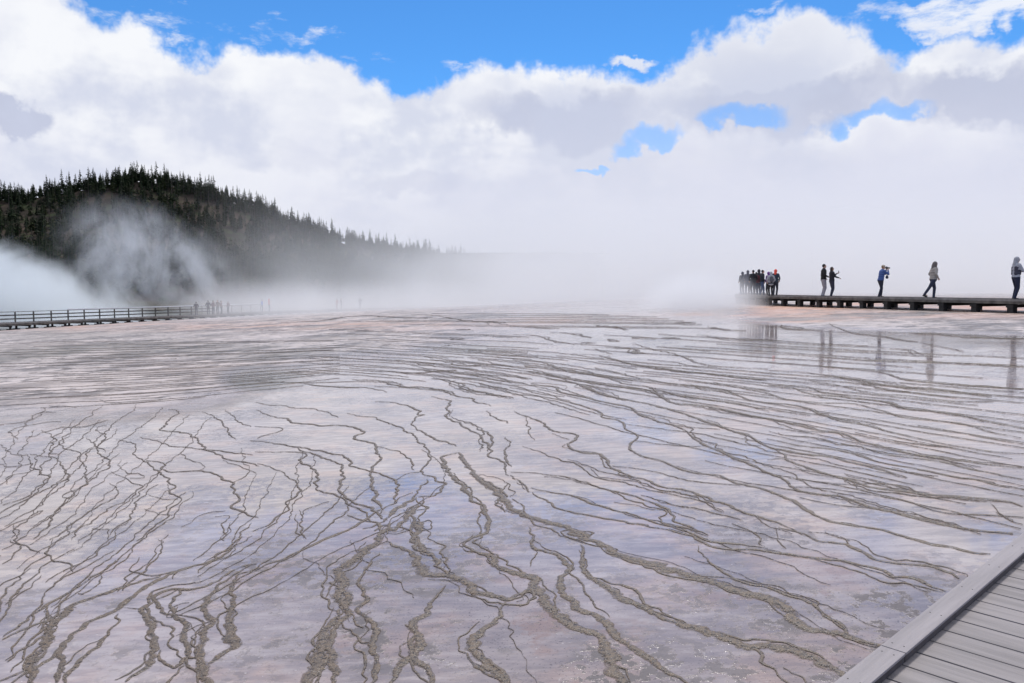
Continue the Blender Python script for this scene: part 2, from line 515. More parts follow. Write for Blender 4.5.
# in-between fine rims for the busy fields of the photograph: (pixel polygon rows, count, direction field from curve A to curve B)
def between(PA, PB, n, w, seed, amp=1.):
    A = catmull(np.array(PA, float)); B = catmull(np.array(PB, float))
    ia = np.linspace(0, 1, 60)
    def rs(C):
        s = np.concatenate([[0], np.cumsum(np.hypot(*np.diff(C, axis=0).T))]); s /= s[-1]
        return np.stack([np.interp(ia, s, C[:, 0]), np.interp(ia, s, C[:, 1])], -1)
    A = rs(A); B = rs(B); r = np.random.default_rng(seed)
    for k in range(n):
        f = (k+r.uniform(.1, .9))/n; C = A*(1-f)+B*f
        a = r.uniform(-.1, .35); b = r.uniform(a+.45, 1.25)
        m = (ia >= a) & (ia <= b)
        U = unproject(C[m][:, 0], C[m][:, 1]); U = U[~np.isnan(U[:, 0])][:, :2]
        if len(U) > 4: ribbon(U, w*r.uniform(.4, 1.2), seed*77+k*9, amp)
# left field: steep fan of thin meanders
between([(60, 395), (20, 430), (0, 470), (-40, 500)], [(180, 410), (110, 470), (60, 520), (0, 560)], 9, .014, 11, .9)
between([(180, 410), (110, 470), (60, 520), (0, 560)], [(250, 420), (200, 500), (130, 560), (60, 620)], 7, .012, 12, .9)
between([(0, 520), (-30, 560), (-60, 600)], [(150, 560), (80, 600), (20, 683)], 6, .025, 13, 1.)
# right field: long parallel rims
between([(520, 352), (640, 360), (800, 372), (1030, 388)], [(530, 378), (640, 398), (800, 425), (1030, 470)], 13, .028, 14, .5)
between([(530, 378), (640, 398), (800, 425), (1030, 470)], [(560, 430), (700, 475), (850, 505), (1030, 550)], 7, .018, 15, .5)
between([(620, 330), (760, 338), (900, 345), (1030, 350)], [(560, 348), (700, 358), (860, 370), (1030, 382)], 6, .03, 16, .5)
# top centre: short broken rims
between([(330, 328), (450, 332), (560, 336)], [(290, 372), (400, 380), (520, 392)], 22, .025, 17, .8)
between([(440, 345), (560, 352), (640, 362)], [(400, 372), (500, 392), (620, 425)], 16, .03, 18, .8)
between([(330, 313), (520, 313), (640, 314)], [(350, 326), (540, 328), (740, 330)], 8, .03, 19, 1.2)
# foreground: hairline rims
between([(256, 540), (330, 600), (340, 690)], [(520, 540), (560, 600), (640, 690)], 4, .008, 20, 1.6)
between([(540, 540), (700, 590), (860, 660)], [(620, 500), (780, 540), (930, 590)], 4, .008, 21, 1.2)

between([(-20, 343), (150, 340), (340, 338)], [(-20, 412), (150, 404), (340, 384)], 30, .022, 22, .8)
between([(190, 410), (240, 470), (215, 530), (150, 570)], [(430, 450), (440, 490), (330, 560), (180, 640)], 7, .014, 23, 1.)
# ------------------------------------------------------------------ near boardwalk (composite boards, kerb)
m_comp = simple_mat('composite_board', (.245, .218, .222), .62, .14, 2.2, .35, rot=R(-46.25), stretch=(.5, 9, 3))
m_kerb = simple_mat('composite_kerb', (.285, .255, .268), .6, .10, 2.2, .3, rot=R(43.75), stretch=(.5, 9, 3))
m_kerb_shade = simple_mat('kerb_side_shade', (.075, .062, .066), .7, .15, 20, .2)  # dark tone painted on for the kerb's shaded inner face
m_white = simple_mat('white_paint', (.85, .85, .86), .35, .03, 3)
m_screw = simple_mat('screw_head', (.06, .055, .05), .5, .1)
m_wood = simple_mat('weathered_wood', (.13, .12, .105), .85, .25, 3, .4, col2=(.06, .054, .048))
m_wood2 = simple_mat('dark_wood', (.035, .032, .03), .85, .25, 4, .4)
m_pale = simple_mat('greyed_wood', (.22, .205, .195), .85, .2, 3, .3)
HK = 1.36; zk = CZ-HK; KT = .040; zd = zk-KT
def onlevel(px, py, z):
    d = ray(px, py); t = (z-CZ)/d[2]; return Vector((d[0]*t, d[1]*t, z))
vd = ray(1333, 288); dirk = Vector((vd[0], vd[1], 0)).normalized()
a1 = onlevel(832.9, 683, zk); a2 = onlevel(1024, 532, zk)
b1 = onlevel(871, 683, zk)
dirk = (a2-a1).normalized()
nk = Vector((dirk.y, -dirk.x, 0))       # towards the deck (right)
kw = (b1-a1).dot(nk); print('kerb width', kw, 'dir', math.degrees(math.atan2(dirk.x, dirk.y)))
kw = max(.085, min(.15, kw))
joint = onlevel(903, 652, zk); sj = (joint-a1).dot(dirk)
walk = thing('boardwalk', (a1.x, a1.y, terrain(a1.x, a1.y)), 'lilac-grey composite boardwalk with low kerb in the near right corner', 'boardwalk')
wz = walk.location.copy()
def P(s, t, z): 
    p = a1+dirk*s+nk*t; return (p.x-wz.x, p.y-wz.y, z-wz.z)
s0, s1 = -4.2, 13.0; WD = 2.3
# deck planks, one mesh
db = MB(); pw = .1465; gap = .010; n = int((s1-s0)/pw)
off = None
for q in range(n):
    sa = sj-.02+((q-int((sj-s0)/pw))*pw); rz_ = random.uniform(-.001, .001)
    db.hexa([P(sa+gap/2, .012, zd-.03+rz_), P(sa+gap/2, WD, zd-.03+rz_), P(sa+pw-gap/2, WD, zd-.03+rz_), P(sa+pw-gap/2, .012, zd-.03+rz_), P(sa+gap/2, .012, zd+rz_), P(sa+gap/2, WD, zd+rz_), P(sa+pw-gap/2, WD, zd+rz_), P(sa+pw-gap/2, .012, zd+rz_)])
db.build('deck', m_comp, walk, .0025)
for side_, t0 in ((0, 0.), (1, WD-kw)):
    cuts = [s0, sj-4.9/2*1.0, sj, sj+4.88, s1] if side_ == 0 else [s0, sj+1.2, sj+6.1, s1]
    for ca, cb in zip(cuts[:-1], cuts[1:]):
        kb = MB(); g = .003
        CT = zk-.011; bb = MB(); ins = .004
        bb.hexa([P(ca+g, t0+ins, zd+.002), P(ca+g, t0+kw-ins, zd+.002), P(cb-g, t0+kw-ins, zd+.002), P(cb-g, t0+ins, zd+.002), P(ca+g, t0+ins, CT-.001), P(ca+g, t0+kw-ins, CT-.001), P(cb-g, t0+kw-ins, CT-.001), P(cb-g, t0+ins, CT-.001)])
        kb.hexa([P(ca+g, t0, CT), P(ca+g, t0+kw, CT), P(cb-g, t0+kw, CT), P(cb-g, t0, CT), P(ca+g, t0, zk), P(ca+g, t0+kw, zk), P(cb-g, t0+kw, zk), P(cb-g, t0, zk)])
        ko = kb.build('kerb', m_kerb, walk, .003); bb.build('shaded_kerb_side', m_kerb_shade, ko)  # strip below the cap carries the kerb's shade as colour
        if side_ == 0:
            s = ca+.05; c = []
            while s < cb-.03:
                c.append(s); s += .41
            c.append(cb-.05)
            for s in c:
                if not -.2 < s < 3.5: continue
                for t in (t0+kw*.25, t0+kw*.72):
                    r_ = .0032; sb = MB(); sb.hexa([P(s+r_*math.cos(a), t+r_*math.sin(a), zk+z_) for z_ in (-.002, .0012) for a in (R(0), R(90), R(180), R(270))]); sb.build('screw', m_screw, ko)
for t in (.02, WD-.02, WD/2):
    fb = MB(); fb.bar(P(s0, t, zd-.031-.09), P(s1, t, zd-.031-.09), .04, .178)
    fb.build('joist', m_comp, walk)
s = s0+.3
while s < s1:
    pb = MB()
    for t in (.12, WD-.12):
        x_, y_ = (a1+dirk*s+nk*t).xy; pb.bar(P(s, t, terrain(x_, y_)-.15), P(s, t, zd-.035), .1, .1, up=dirk)
    pb.bar(P(s+.07, .05, zd-.27), P(s+.07, WD-.05, zd-.27), .04, .12)
    pb.build('support', m_comp, walk); s += 2.44

# ------------------------------------------------------------------ generic far boardwalk along a path
def resample(path, step):
    p = np.array(path, float); C = catmull(p, 30)
    s = np.concatenate([[0], np.cumsum(np.hypot(*np.diff(C, axis=0).T))]); n = int(s[-1]/step)+1
    u = np.linspace(0, s[-1], n+1); x = np.interp(u, s, C[:, 0]); y = np.interp(u, s, C[:, 1])
    tx = np.gradient(x); ty = np.gradient(y); L = np.hypot(tx, ty)
    return x, y, tx/L, ty/L
def far_walk(path, zdeck, width, step, label, railing=None, rail_label=None, skirt=.2, sup='beam'):
    x, y, tx, ty = resample(path, step); nx, ny = ty, -tx   # right of travel
    c0 = (float(x[0]), float(y[0]), float(terrain(x[0], y[0])))
    root = thing('boardwalk', c0, label, 'boardwalk')
    L = lambda i, t, z: Vector((x[i]+nx[i]*t-c0[0], y[i]+ny[i]*t-c0[1], z-c0[2]))
    zz = zdeck if callable(zdeck) else (lambda i: zdeck)
    dk = MB(); fs = [MB(), MB()]; kb = [MB(), MB()]; st = MB()
    for i in range(len(x)-1):
        m_ = max(2, int(step/.15))
        for q in range(m_):
            f0, f1 = q/m_+.004, (q+1)/m_-.004
            A = L(i, -width/2, zz(i)).lerp(L(i+1, -width/2, zz(i+1)), f0); B = L(i, width/2, zz(i)).lerp(L(i+1, width/2, zz(i+1)), f0)
            C_ = L(i, width/2, zz(i)).lerp(L(i+1, width/2, zz(i+1)), f1); D = L(i, -width/2, zz(i)).lerp(L(i+1, -width/2, zz(i+1)), f1)
            dn = Vector((0, 0, .04)); j = Vector((0, 0, random.uniform(-.004, .004)))
            dk.hexa([A-dn+j, B-dn+j, C_-dn+j, D-dn+j, A+j, B+j, C_+j, D+j])
        for e, t in enumerate((-width/2+.03, width/2-.03)):
            fs[e].bar(L(i, t, zz(i)-.045-skirt/2), L(i+1, t, zz(i+1)-.045-skirt/2), .05, skirt)
            kb[e].bar(L(i, t*.97, zz(i)+.03), L(i+1, t*.97, zz(i+1)+.03), .09, .045)
    dk.build('deck', m_pale, root)
    for e in (0, 1): fs[e].build('stringer', m_wood, root); kb[e].build('kerb', m_pale, root)
    for i in range(len(x)):
        pb = MB(); g = float(terrain(x[i], y[i])); zt = zz(i)-.045-skirt
        for t in (-width/2+.2, width/2-.2):
            xx, yy = x[i]+nx[i]*t, y[i]+ny[i]*t; g = float(terrain(xx, yy))
            if sup == 'block':
                pb.bar(L(i, t, g-.1), L(i, t, zt-.002), .22, .27, up=(tx[i], ty[i], 0))
            else:
                pb.bar(L(i, t, g-.1), L(i, t, zt-.002), .14, .16, up=(tx[i], ty[i], 0)); 
                pb.bar(L(i, t-.35, g+.03), L(i, t+.35, g+.03), .3, .1)
        if sup == 'block': pb.bar(L(i, -width/2+.05, zt-.09), L(i, width/2-.05, zt-.06), .34, .12)
        if sup != 'block': pb.bar(L(i, -width/2+.05, zt-.06), L(i, width/2-.05, zt-.06), .16, .11)
        pb.build('support', m_wood2, root)
    if railing:
        t, i0, i1 = railing
        rr_ = thing('railing', (c0[0], c0[1], c0[2]), rail_label, 'railing')
        for i in range(i0, min(i1, len(x))):
            pb = MB(); pw_ = .10 if i < 34 else .05; pb.bar(L(i, t, zz(i)-.25), L(i, t, zz(i)+1.02), pw_, pw_, up=(tx[i], ty[i], 0)); pb.build('post', m_wood, rr_)
        for h, hh in ((1.05, .06), (.72, .12), (.36, .12)):
            rb = MB()
            for i in range(i0, min(i1 if h > 1 else 36, len(x))-1):
                rb.bar(L(i, t-.075 if h < 1 else t, zz(i)+h), L(i+1, t-.075 if h < 1 else t, zz(i+1)+h), .05 if h < 1 else .15, hh)
            if h > 1:
                hb = MB()
                for i in range(24, min(i1, len(x))-1): hb.bar(L(i, t-.0, zz(i)+1.13), L(i+1, t-.0, zz(i+1)+1.13), .18, .11)
                tag(hb.build('handrail', m_white, rr_), 'white handrail')
            rb.build('rail', m_pale if h > 1 else m_wood, rr_)
    return root, (x, y)
RW_Z = CZ-.5
far_walk([(27.5, 6), (25.6, 17), (23.5, 24.5), (21.4, 31.5), (19.4, 39.5), (17.4, 48), (17.0, 55), (19.2, 63), (21.5, 70), (24, 79)], RW_Z, 2.3, 1.8,
         'low weathered boardwalk on dark blocks that carries the visitors at right', skirt=.10, sup='block')
LWZ = CZ-3.36
lroot, (lx, ly) = far_walk(LWALK, LWZ, 2.2, 1.95, 'long railed boardwalk crossing the far left edge of the terrace', railing=(-1.0, 0, 41), rail_label='weathered three-rail timber railing along the far left boardwalk', skirt=.16)
print('left walk px', [int(project(a, b, CZ-2.3)[0]) for a, b in zip(lx, ly)][:60])
# ------------------------------------------------------------------ people
TS = bpy.data.scenes.new('workbench')
def _sph(nu=14, lats=(-66, -42, -18, -.001, .001, 18, 42, 66)):
    v = [(0, 0, -1.)]; f = []
    for la in lats:
        for q in range(nu): v.append((math.cos(R(la))*math.cos(2*math.pi*q/nu), math.cos(R(la))*math.sin(2*math.pi*q/nu), math.sin(R(la))))
    v.append((0, 0, 1.)); n = len(lats)
    for q in range(nu):
        q2 = (q+1) % nu; f.append((0, 1+q2, 1+q))
        for l in range(n-1): f.append((1+l*nu+q, 1+l*nu+q2, 1+(l+1)*nu+q2, 1+(l+1)*nu+q))
        f.append((1+(n-1)*nu+q, 1+(n-1)*nu+q2, len(v)-1))
    return np.array(v), f
SPH, SPHF = _sph()
def remesh(parts, voxel, name, m, parent, smooth_it=3):
    """union of closed shapes -> one continuous skin"""
    V = []; Fc = []; nb = 0
    for p in parts:
        if p[0] == 's':
            _, c, r, rot = p
            v = SPH*np.array(r)
            if rot: v = v @ np.array(rot.to_matrix()).T
            V.append(v+np.array(c)); Fc += [tuple(i+nb for i in f) for f in SPHF]; nb += len(SPH)
        else:
            _, a, b, ra, rb = p
            a = Vector(a); b = Vector(b); d = b-a; L = d.length
            if L < 1e-4: continue
            M = np.array(Vector((0, 0, 1)).rotation_difference(d.normalized()).to_matrix())
            up_ = SPH[:, 2] > 1e-6      # a tapered capsule: half a ball on each end
            v = SPH*np.where(up_, rb, ra)[:, None]; v[:, 2] += np.where(up_, L, 0)
            V.append(v @ M.T+np.array(a)); Fc += [tuple(i+nb for i in f) for f in SPHF]; nb += len(SPH)
    me_ = bpy.data.meshes.new('t'); me_.from_pydata(np.vstack(V).tolist(), [], Fc)
    ob = bpy.data.objects.new('t', me_); COL.objects.link(ob)
    md = ob.modifiers.new('r', 'REMESH'); md.mode = 'VOXEL'; md.voxel_size = voxel; md.use_smooth_shade = True
    if smooth_it: ms = ob.modifiers.new('s', 'SMOOTH'); ms.factor = .5; ms.iterations = smooth_it
    COL.objects.unlink(ob); TS.collection.objects.link(ob)
    with bpy.context.temp_override(scene=TS, view_layer=TS.view_layers[0]): dg = bpy.context.evaluated_depsgraph_get()
    ev = ob.evaluated_get(dg)
    out = bpy.data.meshes.new_from_object(ev); bpy.data.objects.remove(ob)
    out.materials.clear(); out.materials.append(m)
    o = bpy.data.objects.new(name, out); out.name = name; COL.objects.link(o); o.parent = parent
    return o
def capsule(a, b, ra, rb): return ('c', a, b, ra, rb)
def ball(c, r, rot=None): return ('s', c, (r if hasattr(r, '__len__') else (r, r, r)), rot)
def ik(a, b, l1, l2, pole):
    a = Vector(a); b = Vector(b); d = b-a; L = min(d.length, (l1+l2)*.999)
    if d.length > L: b = a+d.normalized()*L; d = b-a
    x = (l1*l1-l2*l2+L*L)/(2*L); h = math.sqrt(max(0, l1*l1-x*x)); u = d.normalized()
    p = Vector(pole); p = (p-u*p.dot(u)).normalized()
    return a+u*x+p*h, b
SKIN = simple_mat('skin', (.50, .31, .23), .55, .06, 6)
_mc = {}
def cloth(c, rough=.85, name='cloth'):
    if (c, name) not in _mc: _mc[(c, name)] = simple_mat(name, c, rough, .12, 14, .3)
    return _mc[(c, name)]
def hand(wr, d, n, curl, s=1.):
    """palm, four fingers and a thumb; d points to the fingers, n out of the back of the hand"""
    d = Vector(d).normalized(); n = Vector(n); n = (n-d*n.dot(d)).normalized(); t = d.cross(n).normalized()*s
    P_ = []
    q = Matrix((t, d, n)).transposed().to_quaternion() if s > 0 else Matrix((-t, d, n)).transposed().to_quaternion()
    P_.append(('s', Vector(wr)+d*.045, (.040, .052, .016), q))
    P_.append(capsule(wr, Vector(wr)+d*.02, .026, .028))
    for i_, (o_, L) in enumerate(((-.029, .070), (-.010, .080), (.010, .075), (.028, .058))):
        p = Vector(wr)+d*.085+t*o_; a = 0
        for j_, f in enumerate((.45, .32, .23)):
            a += curl*(.5+.25*j_); dd = d*math.cos(a)-n*math.sin(a); p2 = p+dd*L*f
            P_.append(capsule(p, p2, .0088-.001*j_, .0080-.001*j_)); p = p2
    p = Vector(wr)+d*.03-t*.032; dd = (d*.75-t*.6-n*.35).normalized(); p2 = p+dd*.038; P_.append(capsule(p, p2, .012, .0095)); dd = (d*.95-t*.1-n*.5).normalized(); P_.append(capsule(p2, p2+dd*.03, .0095, .008))
    return P_
VOX = [.014, .017]
def person(px, dist, label, heading, ht=1.75, lean=0., headpitch=0., lh=(-.27, .02, .86), rh=(.27, .02, .86), lf=(-.10, 0), rf=(.10, 0), lz=0, rz_=0,
           jacket=(.02, .02, .02), trousers=(.03, .035, .05), shoes=(.03, .03, .03), hood=None, hair=(.03, .02, .015), hat=None, long_hair=False, fine=True, zbase=None, group=None, gloves=False, headyaw=0., jlen=.86, vest=None, fat=1., pole_arm=None, scarf=None):
    d = ray(px, 300); X0 = d[0]/d[1]*dist; Y0 = dist
    zb = RW_Z if zbase is None else zbase
    root = thing('person', (X0, Y0, zb+.002), label, 'person', group, heading)
    sc = ht/1.75; root.scale = (sc, sc, sc)
    vb = VOX[0] if fine else .028; vc = VOX[1] if fine else .03
    hip = Vector((0, 0, .93)); RL = Quaternion((1, 0, 0), -lean)
    def U(p): return hip+RL @ (Vector(p)-hip)
    sh = [U((-.175, 0, 1.42)), U((.175, 0, 1.42))]
    neck = U((0, -.005, 1.50)); hc = U((0, .02, 1.625)); QH = Quaternion((0, 0, 1), headyaw) @ Quaternion((1, 0, 0), -(lean+headpitch))
    def Hd(p): return neck+(hc-neck)*1.0+QH @ Vector(p)
    legs = []
    for s_, ft, fz in ((-1, lf, lz), (1, rf, rz_)):
        h_ = Vector((s_*.09, 0, .91)); an = Vector((ft[0], ft[1]-.03, .085+fz)); kn, an = ik(h_, an, .425, .42, (s_*.1, 1, 0)); legs.append((h_, kn, an, fz))
    arms = []
    for s_, hd, S_ in ((-1, lh, sh[0]), (1, rh, sh[1])):
        el, wr = ik(S_, U(hd), .29, .255, (s_*.6, -.5, -.8) if pole_arm is None else (s_*pole_arm[0], pole_arm[1], pole_arm[2])); arms.append((S_, el, wr))
    # body
    B = [ball(Hd((0, 0, 0)), (.076, .092, .105), QH), ball(Hd((0, .022, -.055)), (.056, .066, .062), QH), ball(Hd((0, .098, -.008)), (.013, .02, .022), QH), ball(Hd((0, .085, -.052)), (.024, .012, .008), QH),
         ball(Hd((0, .072, .03)), (.05, .022, .012), QH), ball(Hd((.078, -.005, -.005)), (.012, .02, .03), QH), ball(Hd((-.078, -.005, -.005)), (.012, .02, .03), QH), ball(Hd((0, .07, -.09)), (.024, .02, .016), QH),
         capsule(neck, Hd((0, -.01, -.06)), .056, .052), capsule(U((0, 0, 1.44)), neck, .07, .056)]
    for z_, rx, ry in ((.93, .155, .105), (1.05, .14, .098), (1.17, .142, .10), (1.29, .158, .108), (1.38, .165, .10)): B.append(ball(U((0, 0, z_)), (rx*fat, ry*fat, .11), RL))
    for (h_, kn, an, fz) in legs:
        B += [capsule(h_, kn, .078, .052), capsule(kn, an, .052, .036), capsule(an, an+Vector((0, .13, -.035)), .036, .026), ball(an+Vector((0, -.03, -.04)), .035)]
    for (S_, el, wr) in arms: B += [capsule(S_, el, .048, .036), capsule(el, wr, .036, .024)]
    body = remesh(B, vb, 'body', SKIN, root)
    if fine:
        HB = []
        for s_, (S_, el, wr) in zip((1, -1), arms):
            f = (wr-el).normalized(); n_ = (0, 0, 1) if abs(f.z) < .7 else (-s_, 0, 0)
            HB += hand(wr, f, n_, .75, s_)
        ho = remesh(HB, .006, 'hand', SKIN, None, 1)
        b2 = bmesh.new(); b2.from_mesh(body.data); b2.from_mesh(ho.data); b2.to_mesh(body.data); b2.free(); bpy.data.objects.remove(ho)
        for p_ in body.data.polygons: p_.use_smooth = True
        for s_ in (-1, 1): remesh([ball(Hd((s_*.03, .086, .012)), (.012, .008, .007), QH)], .003, 'eye', cloth((.02, .015, .012), .3, 'eye'), root, 0)
    # clothes
    T = []
    for (h_, kn, an, fz) in legs: T += [capsule(h_, kn, .098*fat, .070), capsule(kn, an+Vector((0, 0, .0)), .070, .058)]
    T += [ball((0, -.01, .93), (.165*fat, .122*fat, .11)), ball((-.075, -.03, .90), (.09, .10, .09)), ball((.075, -.03, .90), (.09, .10, .09))]
    remesh(T, vc, 'trousers', cloth(trousers), root)
    J = [capsule(U((0, 0, 1.43)), neck+Vector((0, 0, -.01)), .09, .066)]
    for z_, rx, ry in ((jlen+.08, .178, .132), (1.02, .172, .125), (1.13, .17, .122), (1.25, .182, .13), (1.36, .188, .125), (1.41, .16, .10)): J.append(ball(U((0, 0, z_)) if z_ > .95 else Vector((0, 0, z_)), (rx*fat, ry*fat, .105), RL if z_ > .95 else None))
    for (S_, el, wr) in arms: J += [capsule(S_, el, .072, .054), capsule(el, el+(wr-el)*.97, .054, .038), ]
    jk = remesh(J, vc, 'jacket', cloth(jacket), root)
    if vest:
        V_ = [ball(U((s_*.095, 0, z_)), (.10, .142, .13), RL) for z_ in (1.08, 1.2, 1.3) for s_ in (-1, 1)]
        remesh(V_, vc, 'side_panel', cloth(vest), root)
    for (h_, kn, an, fz) in legs:
        up_ = fz > .02
        t_ = Vector((0, .15, -.05)) if not up_ else Vector((0, .12, -.105))
        remesh([capsule(an+Vector((0, -.02, -.035)), an+t_, .05, .040), ball(an+Vector((0, -.03, -.045)), (.048, .055, .042)), capsule(an+Vector((0, 0, .02)), an+Vector((0, -.01, -.03)), .05, .05)], vc*.8, 'shoe', cloth(shoes, .6), root, 2)
    if hood:
        Hh = [ball(Hd((0, -.025, .012)), (.105, .115, .128), QH), capsule(Hd((0, -.05, -.05)), U((0, -.06, 1.45)), .088, .085)]
        remesh(Hh, vc*.8, 'hood', cloth(hood), root)
    elif hair:
        Hh = [ball(Hd((0, -.022, .022)), (.086, .094, .103), QH)]
        if long_hair: Hh += [capsule(Hd((0, -.05, -.02)), Hd((0, -.06, -.16)), .075, .05), capsule(Hd((-.055, -.02, 0)), Hd((-.06, -.03, -.15)), .04, .03), capsule(Hd((.055, -.02, 0)), Hd((.06, -.03, -.15)), .04, .03)]
        remesh(Hh, vc*.7, 'hair', cloth(hair, .7), root)
    if scarf: remesh([ball(Hd((0, .03, -.10)), (.09, .09, .05), QH), ball(Hd((0, .06, -.06)), (.06, .05, .04), QH)], vc*.8, 'scarf', cloth(scarf), root)
    if hat:
        remesh([ball(Hd((0, -.01, .055)), (.096, .104, .07), QH), ball(Hd((0, .0, .045)), (.15, .165, .012), QH)] if hat[3] == 'brim' else [ball(Hd((0, -.01, .04)), (.092, .10, .085), QH)], vc*.6, 'hat', cloth(hat[:3]), root)
    info = dict(root=root, arms=arms, sc=sc, Hd=Hd, U=U, QH=QH)
    return info
def world_pt(info, p):
    r_ = info['root']; return Matrix.Translation(r_.location) @ r_.rotation_euler.to_matrix().to_4x4() @ Matrix.Diagonal((*r_.scale, 1)) @ Vector(p)
def gadget(info, p, kind, label):
    """phone or camera or bag held by a person : its own thing"""
    wp = world_pt(info, p); rz = info['root'].rotation_euler.z
    mk = cloth((.02, .02, .022), .4, 'plastic')
    if kind == 'phone':
        t = thing('phone', wp, label, 'phone', rz=rz)
        b = MB(); b.bar((0, -.004, -.075), (0, -.004, .075), .075, .008, up=(0, 1, 0)); b.build('case', mk, t, .002)
        b = MB(); b.bar((0, -.0095, -.068), (0, -.0095, .068), .068, .002, up=(0, 1, 0)); b.build('screen', cloth((.05, .06, .08), .2, 'glass'), t)
    elif kind == 'camera':
        t = thing('camera', wp, label, 'camera', rz=rz)
        b = MB(); b.bar((-.065, 0, 0), (.065, 0, 0), .07, .095); b.build('body', mk, t, .01)
        remesh([capsule((0, .03, 0), (0, .14, -.005), .033, .038), ball((0, .145, -.005), (.04, .012, .04))], .006, 'lens', mk, t, 1)
        remesh([ball((0, .0, .055), (.03, .035, .02))], .006, 'viewfinder', mk, t, 1)
    elif kind == 'bag':
        t = thing('shoulder_bag', wp, label, 'bag', rz=rz)
        remesh([ball((0, 0, 0), (.07, .06, .085)), ball((0, .0, -.04), (.085, .07, .07))], .012, 'pouch', cloth((.06, .065, .09)), t, 3)
        b = MB(); b.bar((0, 0, .06), (0, -.06, .33), .02, .012); b.build('strap', mk, t)
    elif kind == 'backpack':
        t = thing('backpack', wp, label, 'backpack', rz=rz)
        remesh([ball((0, 0, -.03), (.13, .085, .18)), ball((0, -.04, -.09), (.10, .07, .10)), ball((0, 0, .08), (.11, .07, .10))], .014, 'sack', cloth((.10, .10, .115)), t, 3)
        for s_ in (-1, 1):
            remesh([capsule((s_*.08, .03, .13), (s_*.09, .22, .12), .016, .016), capsule((s_*.09, .22, .12), (s_*.09, .235, -.12), .016, .016)], .008, 'strap', mk, t, 1)
    return t
RIGHT = -math.pi/2   # facing +x
# --- on the right boardwalk
p1 = person(823, 43.8, 'tall man in black jacket and grey trousers standing behind a woman photographing', RIGHT-.1, 1.84, jacket=(.012, .012, .014), trousers=(.30, .30, .34), hair=(.02, .016, .014), fat=1.15, lh=(-.2, .16, 1.0), rh=(.19, .2, 1.05), headpitch=.05)
p2 = person(831.3, 43.2, 'woman in dark jacket and dark trousers holding a phone up', RIGHT, 1.66, lean=-.03, jacket=(.018, .018, .028), trousers=(.028, .032, .055), hair=(.05, .03, .02), fat=1.15, long_hair=True, lh=(-.16, .38, 1.36), rh=(.12, .36, 1.10), lf=(-.07, .02), rf=(.08, -.02))
gadget(p2, p2['arms'][0][2]+Vector((.03, .07, .07)), 'phone', 'dark phone raised by the woman in dark clothes')
p3 = person(880, 40.5, 'person in blue jacket and pale hat aiming a camera to the right', RIGHT, 1.70, lean=.16, headpitch=.05, jacket=(.06, .11, .30), fat=1.18, trousers=(.022, .024, .042), hat=(.45, .40, .33, 'cap'), hair=(.25, .16, .08), lh=(-.06, .22, 1.52), rh=(.10, .24, 1.50), lf=(-.12, .12), rf=(.13, -.1), pole_arm=(.5, .1, -1))
gadget(p3, p3['Hd']((0, .17, .0)), 'camera', 'black camera with long lens held to the face by the person in blue')
gadget(p3, p3['U']((0, .30, 1.16)), 'bag', 'small dark pouch hanging in front of the person in blue')
p4 = person(932.5, 36.6, 'walker in beige hooded jacket striding right with bowed head', RIGHT, 1.72, lean=.07, headpitch=.3, jacket=(.36, .33, .30), trousers=(.03, .035, .065), hood=(.15, .13, .125), scarf=(.07, .055, .055), lh=(-.2, .10, .98), rh=(.22, .12, .98), lf=(-.08, .12), rf=(.09, -.42), rz_=.10, fat=1.22)
p5 = person(1015, 33, 'person in light grey hooded top and navy trousers looking down at a phone', RIGHT, 1.80, headpitch=.15, jacket=(.38, .39, .44), trousers=(.018, .022, .05), hood=(.36, .37, .41), vest=(.05, .05, .075), fat=1.12, lh=(-.12, .34, 1.16), rh=(.14, .36, 1.18), lf=(-.11, .04), rf=(.10, -.06))
gadget(p5, p5['arms'][1][2]+Vector((-.06, .10, .05)), 'phone', 'dark phone held by the person in the light grey hood')
remesh([ball(p5['Hd']((0, .085, .015)), (.07, .025, .018), p5['QH'])], .006, 'sunglasses', cloth((.01, .01, .01), .3, 'plastic'), p5['root'], 0)
VOX = [.015, .018]
GR = 'visitors crowded together at the misty end of the boardwalk'
AWAY = 0.
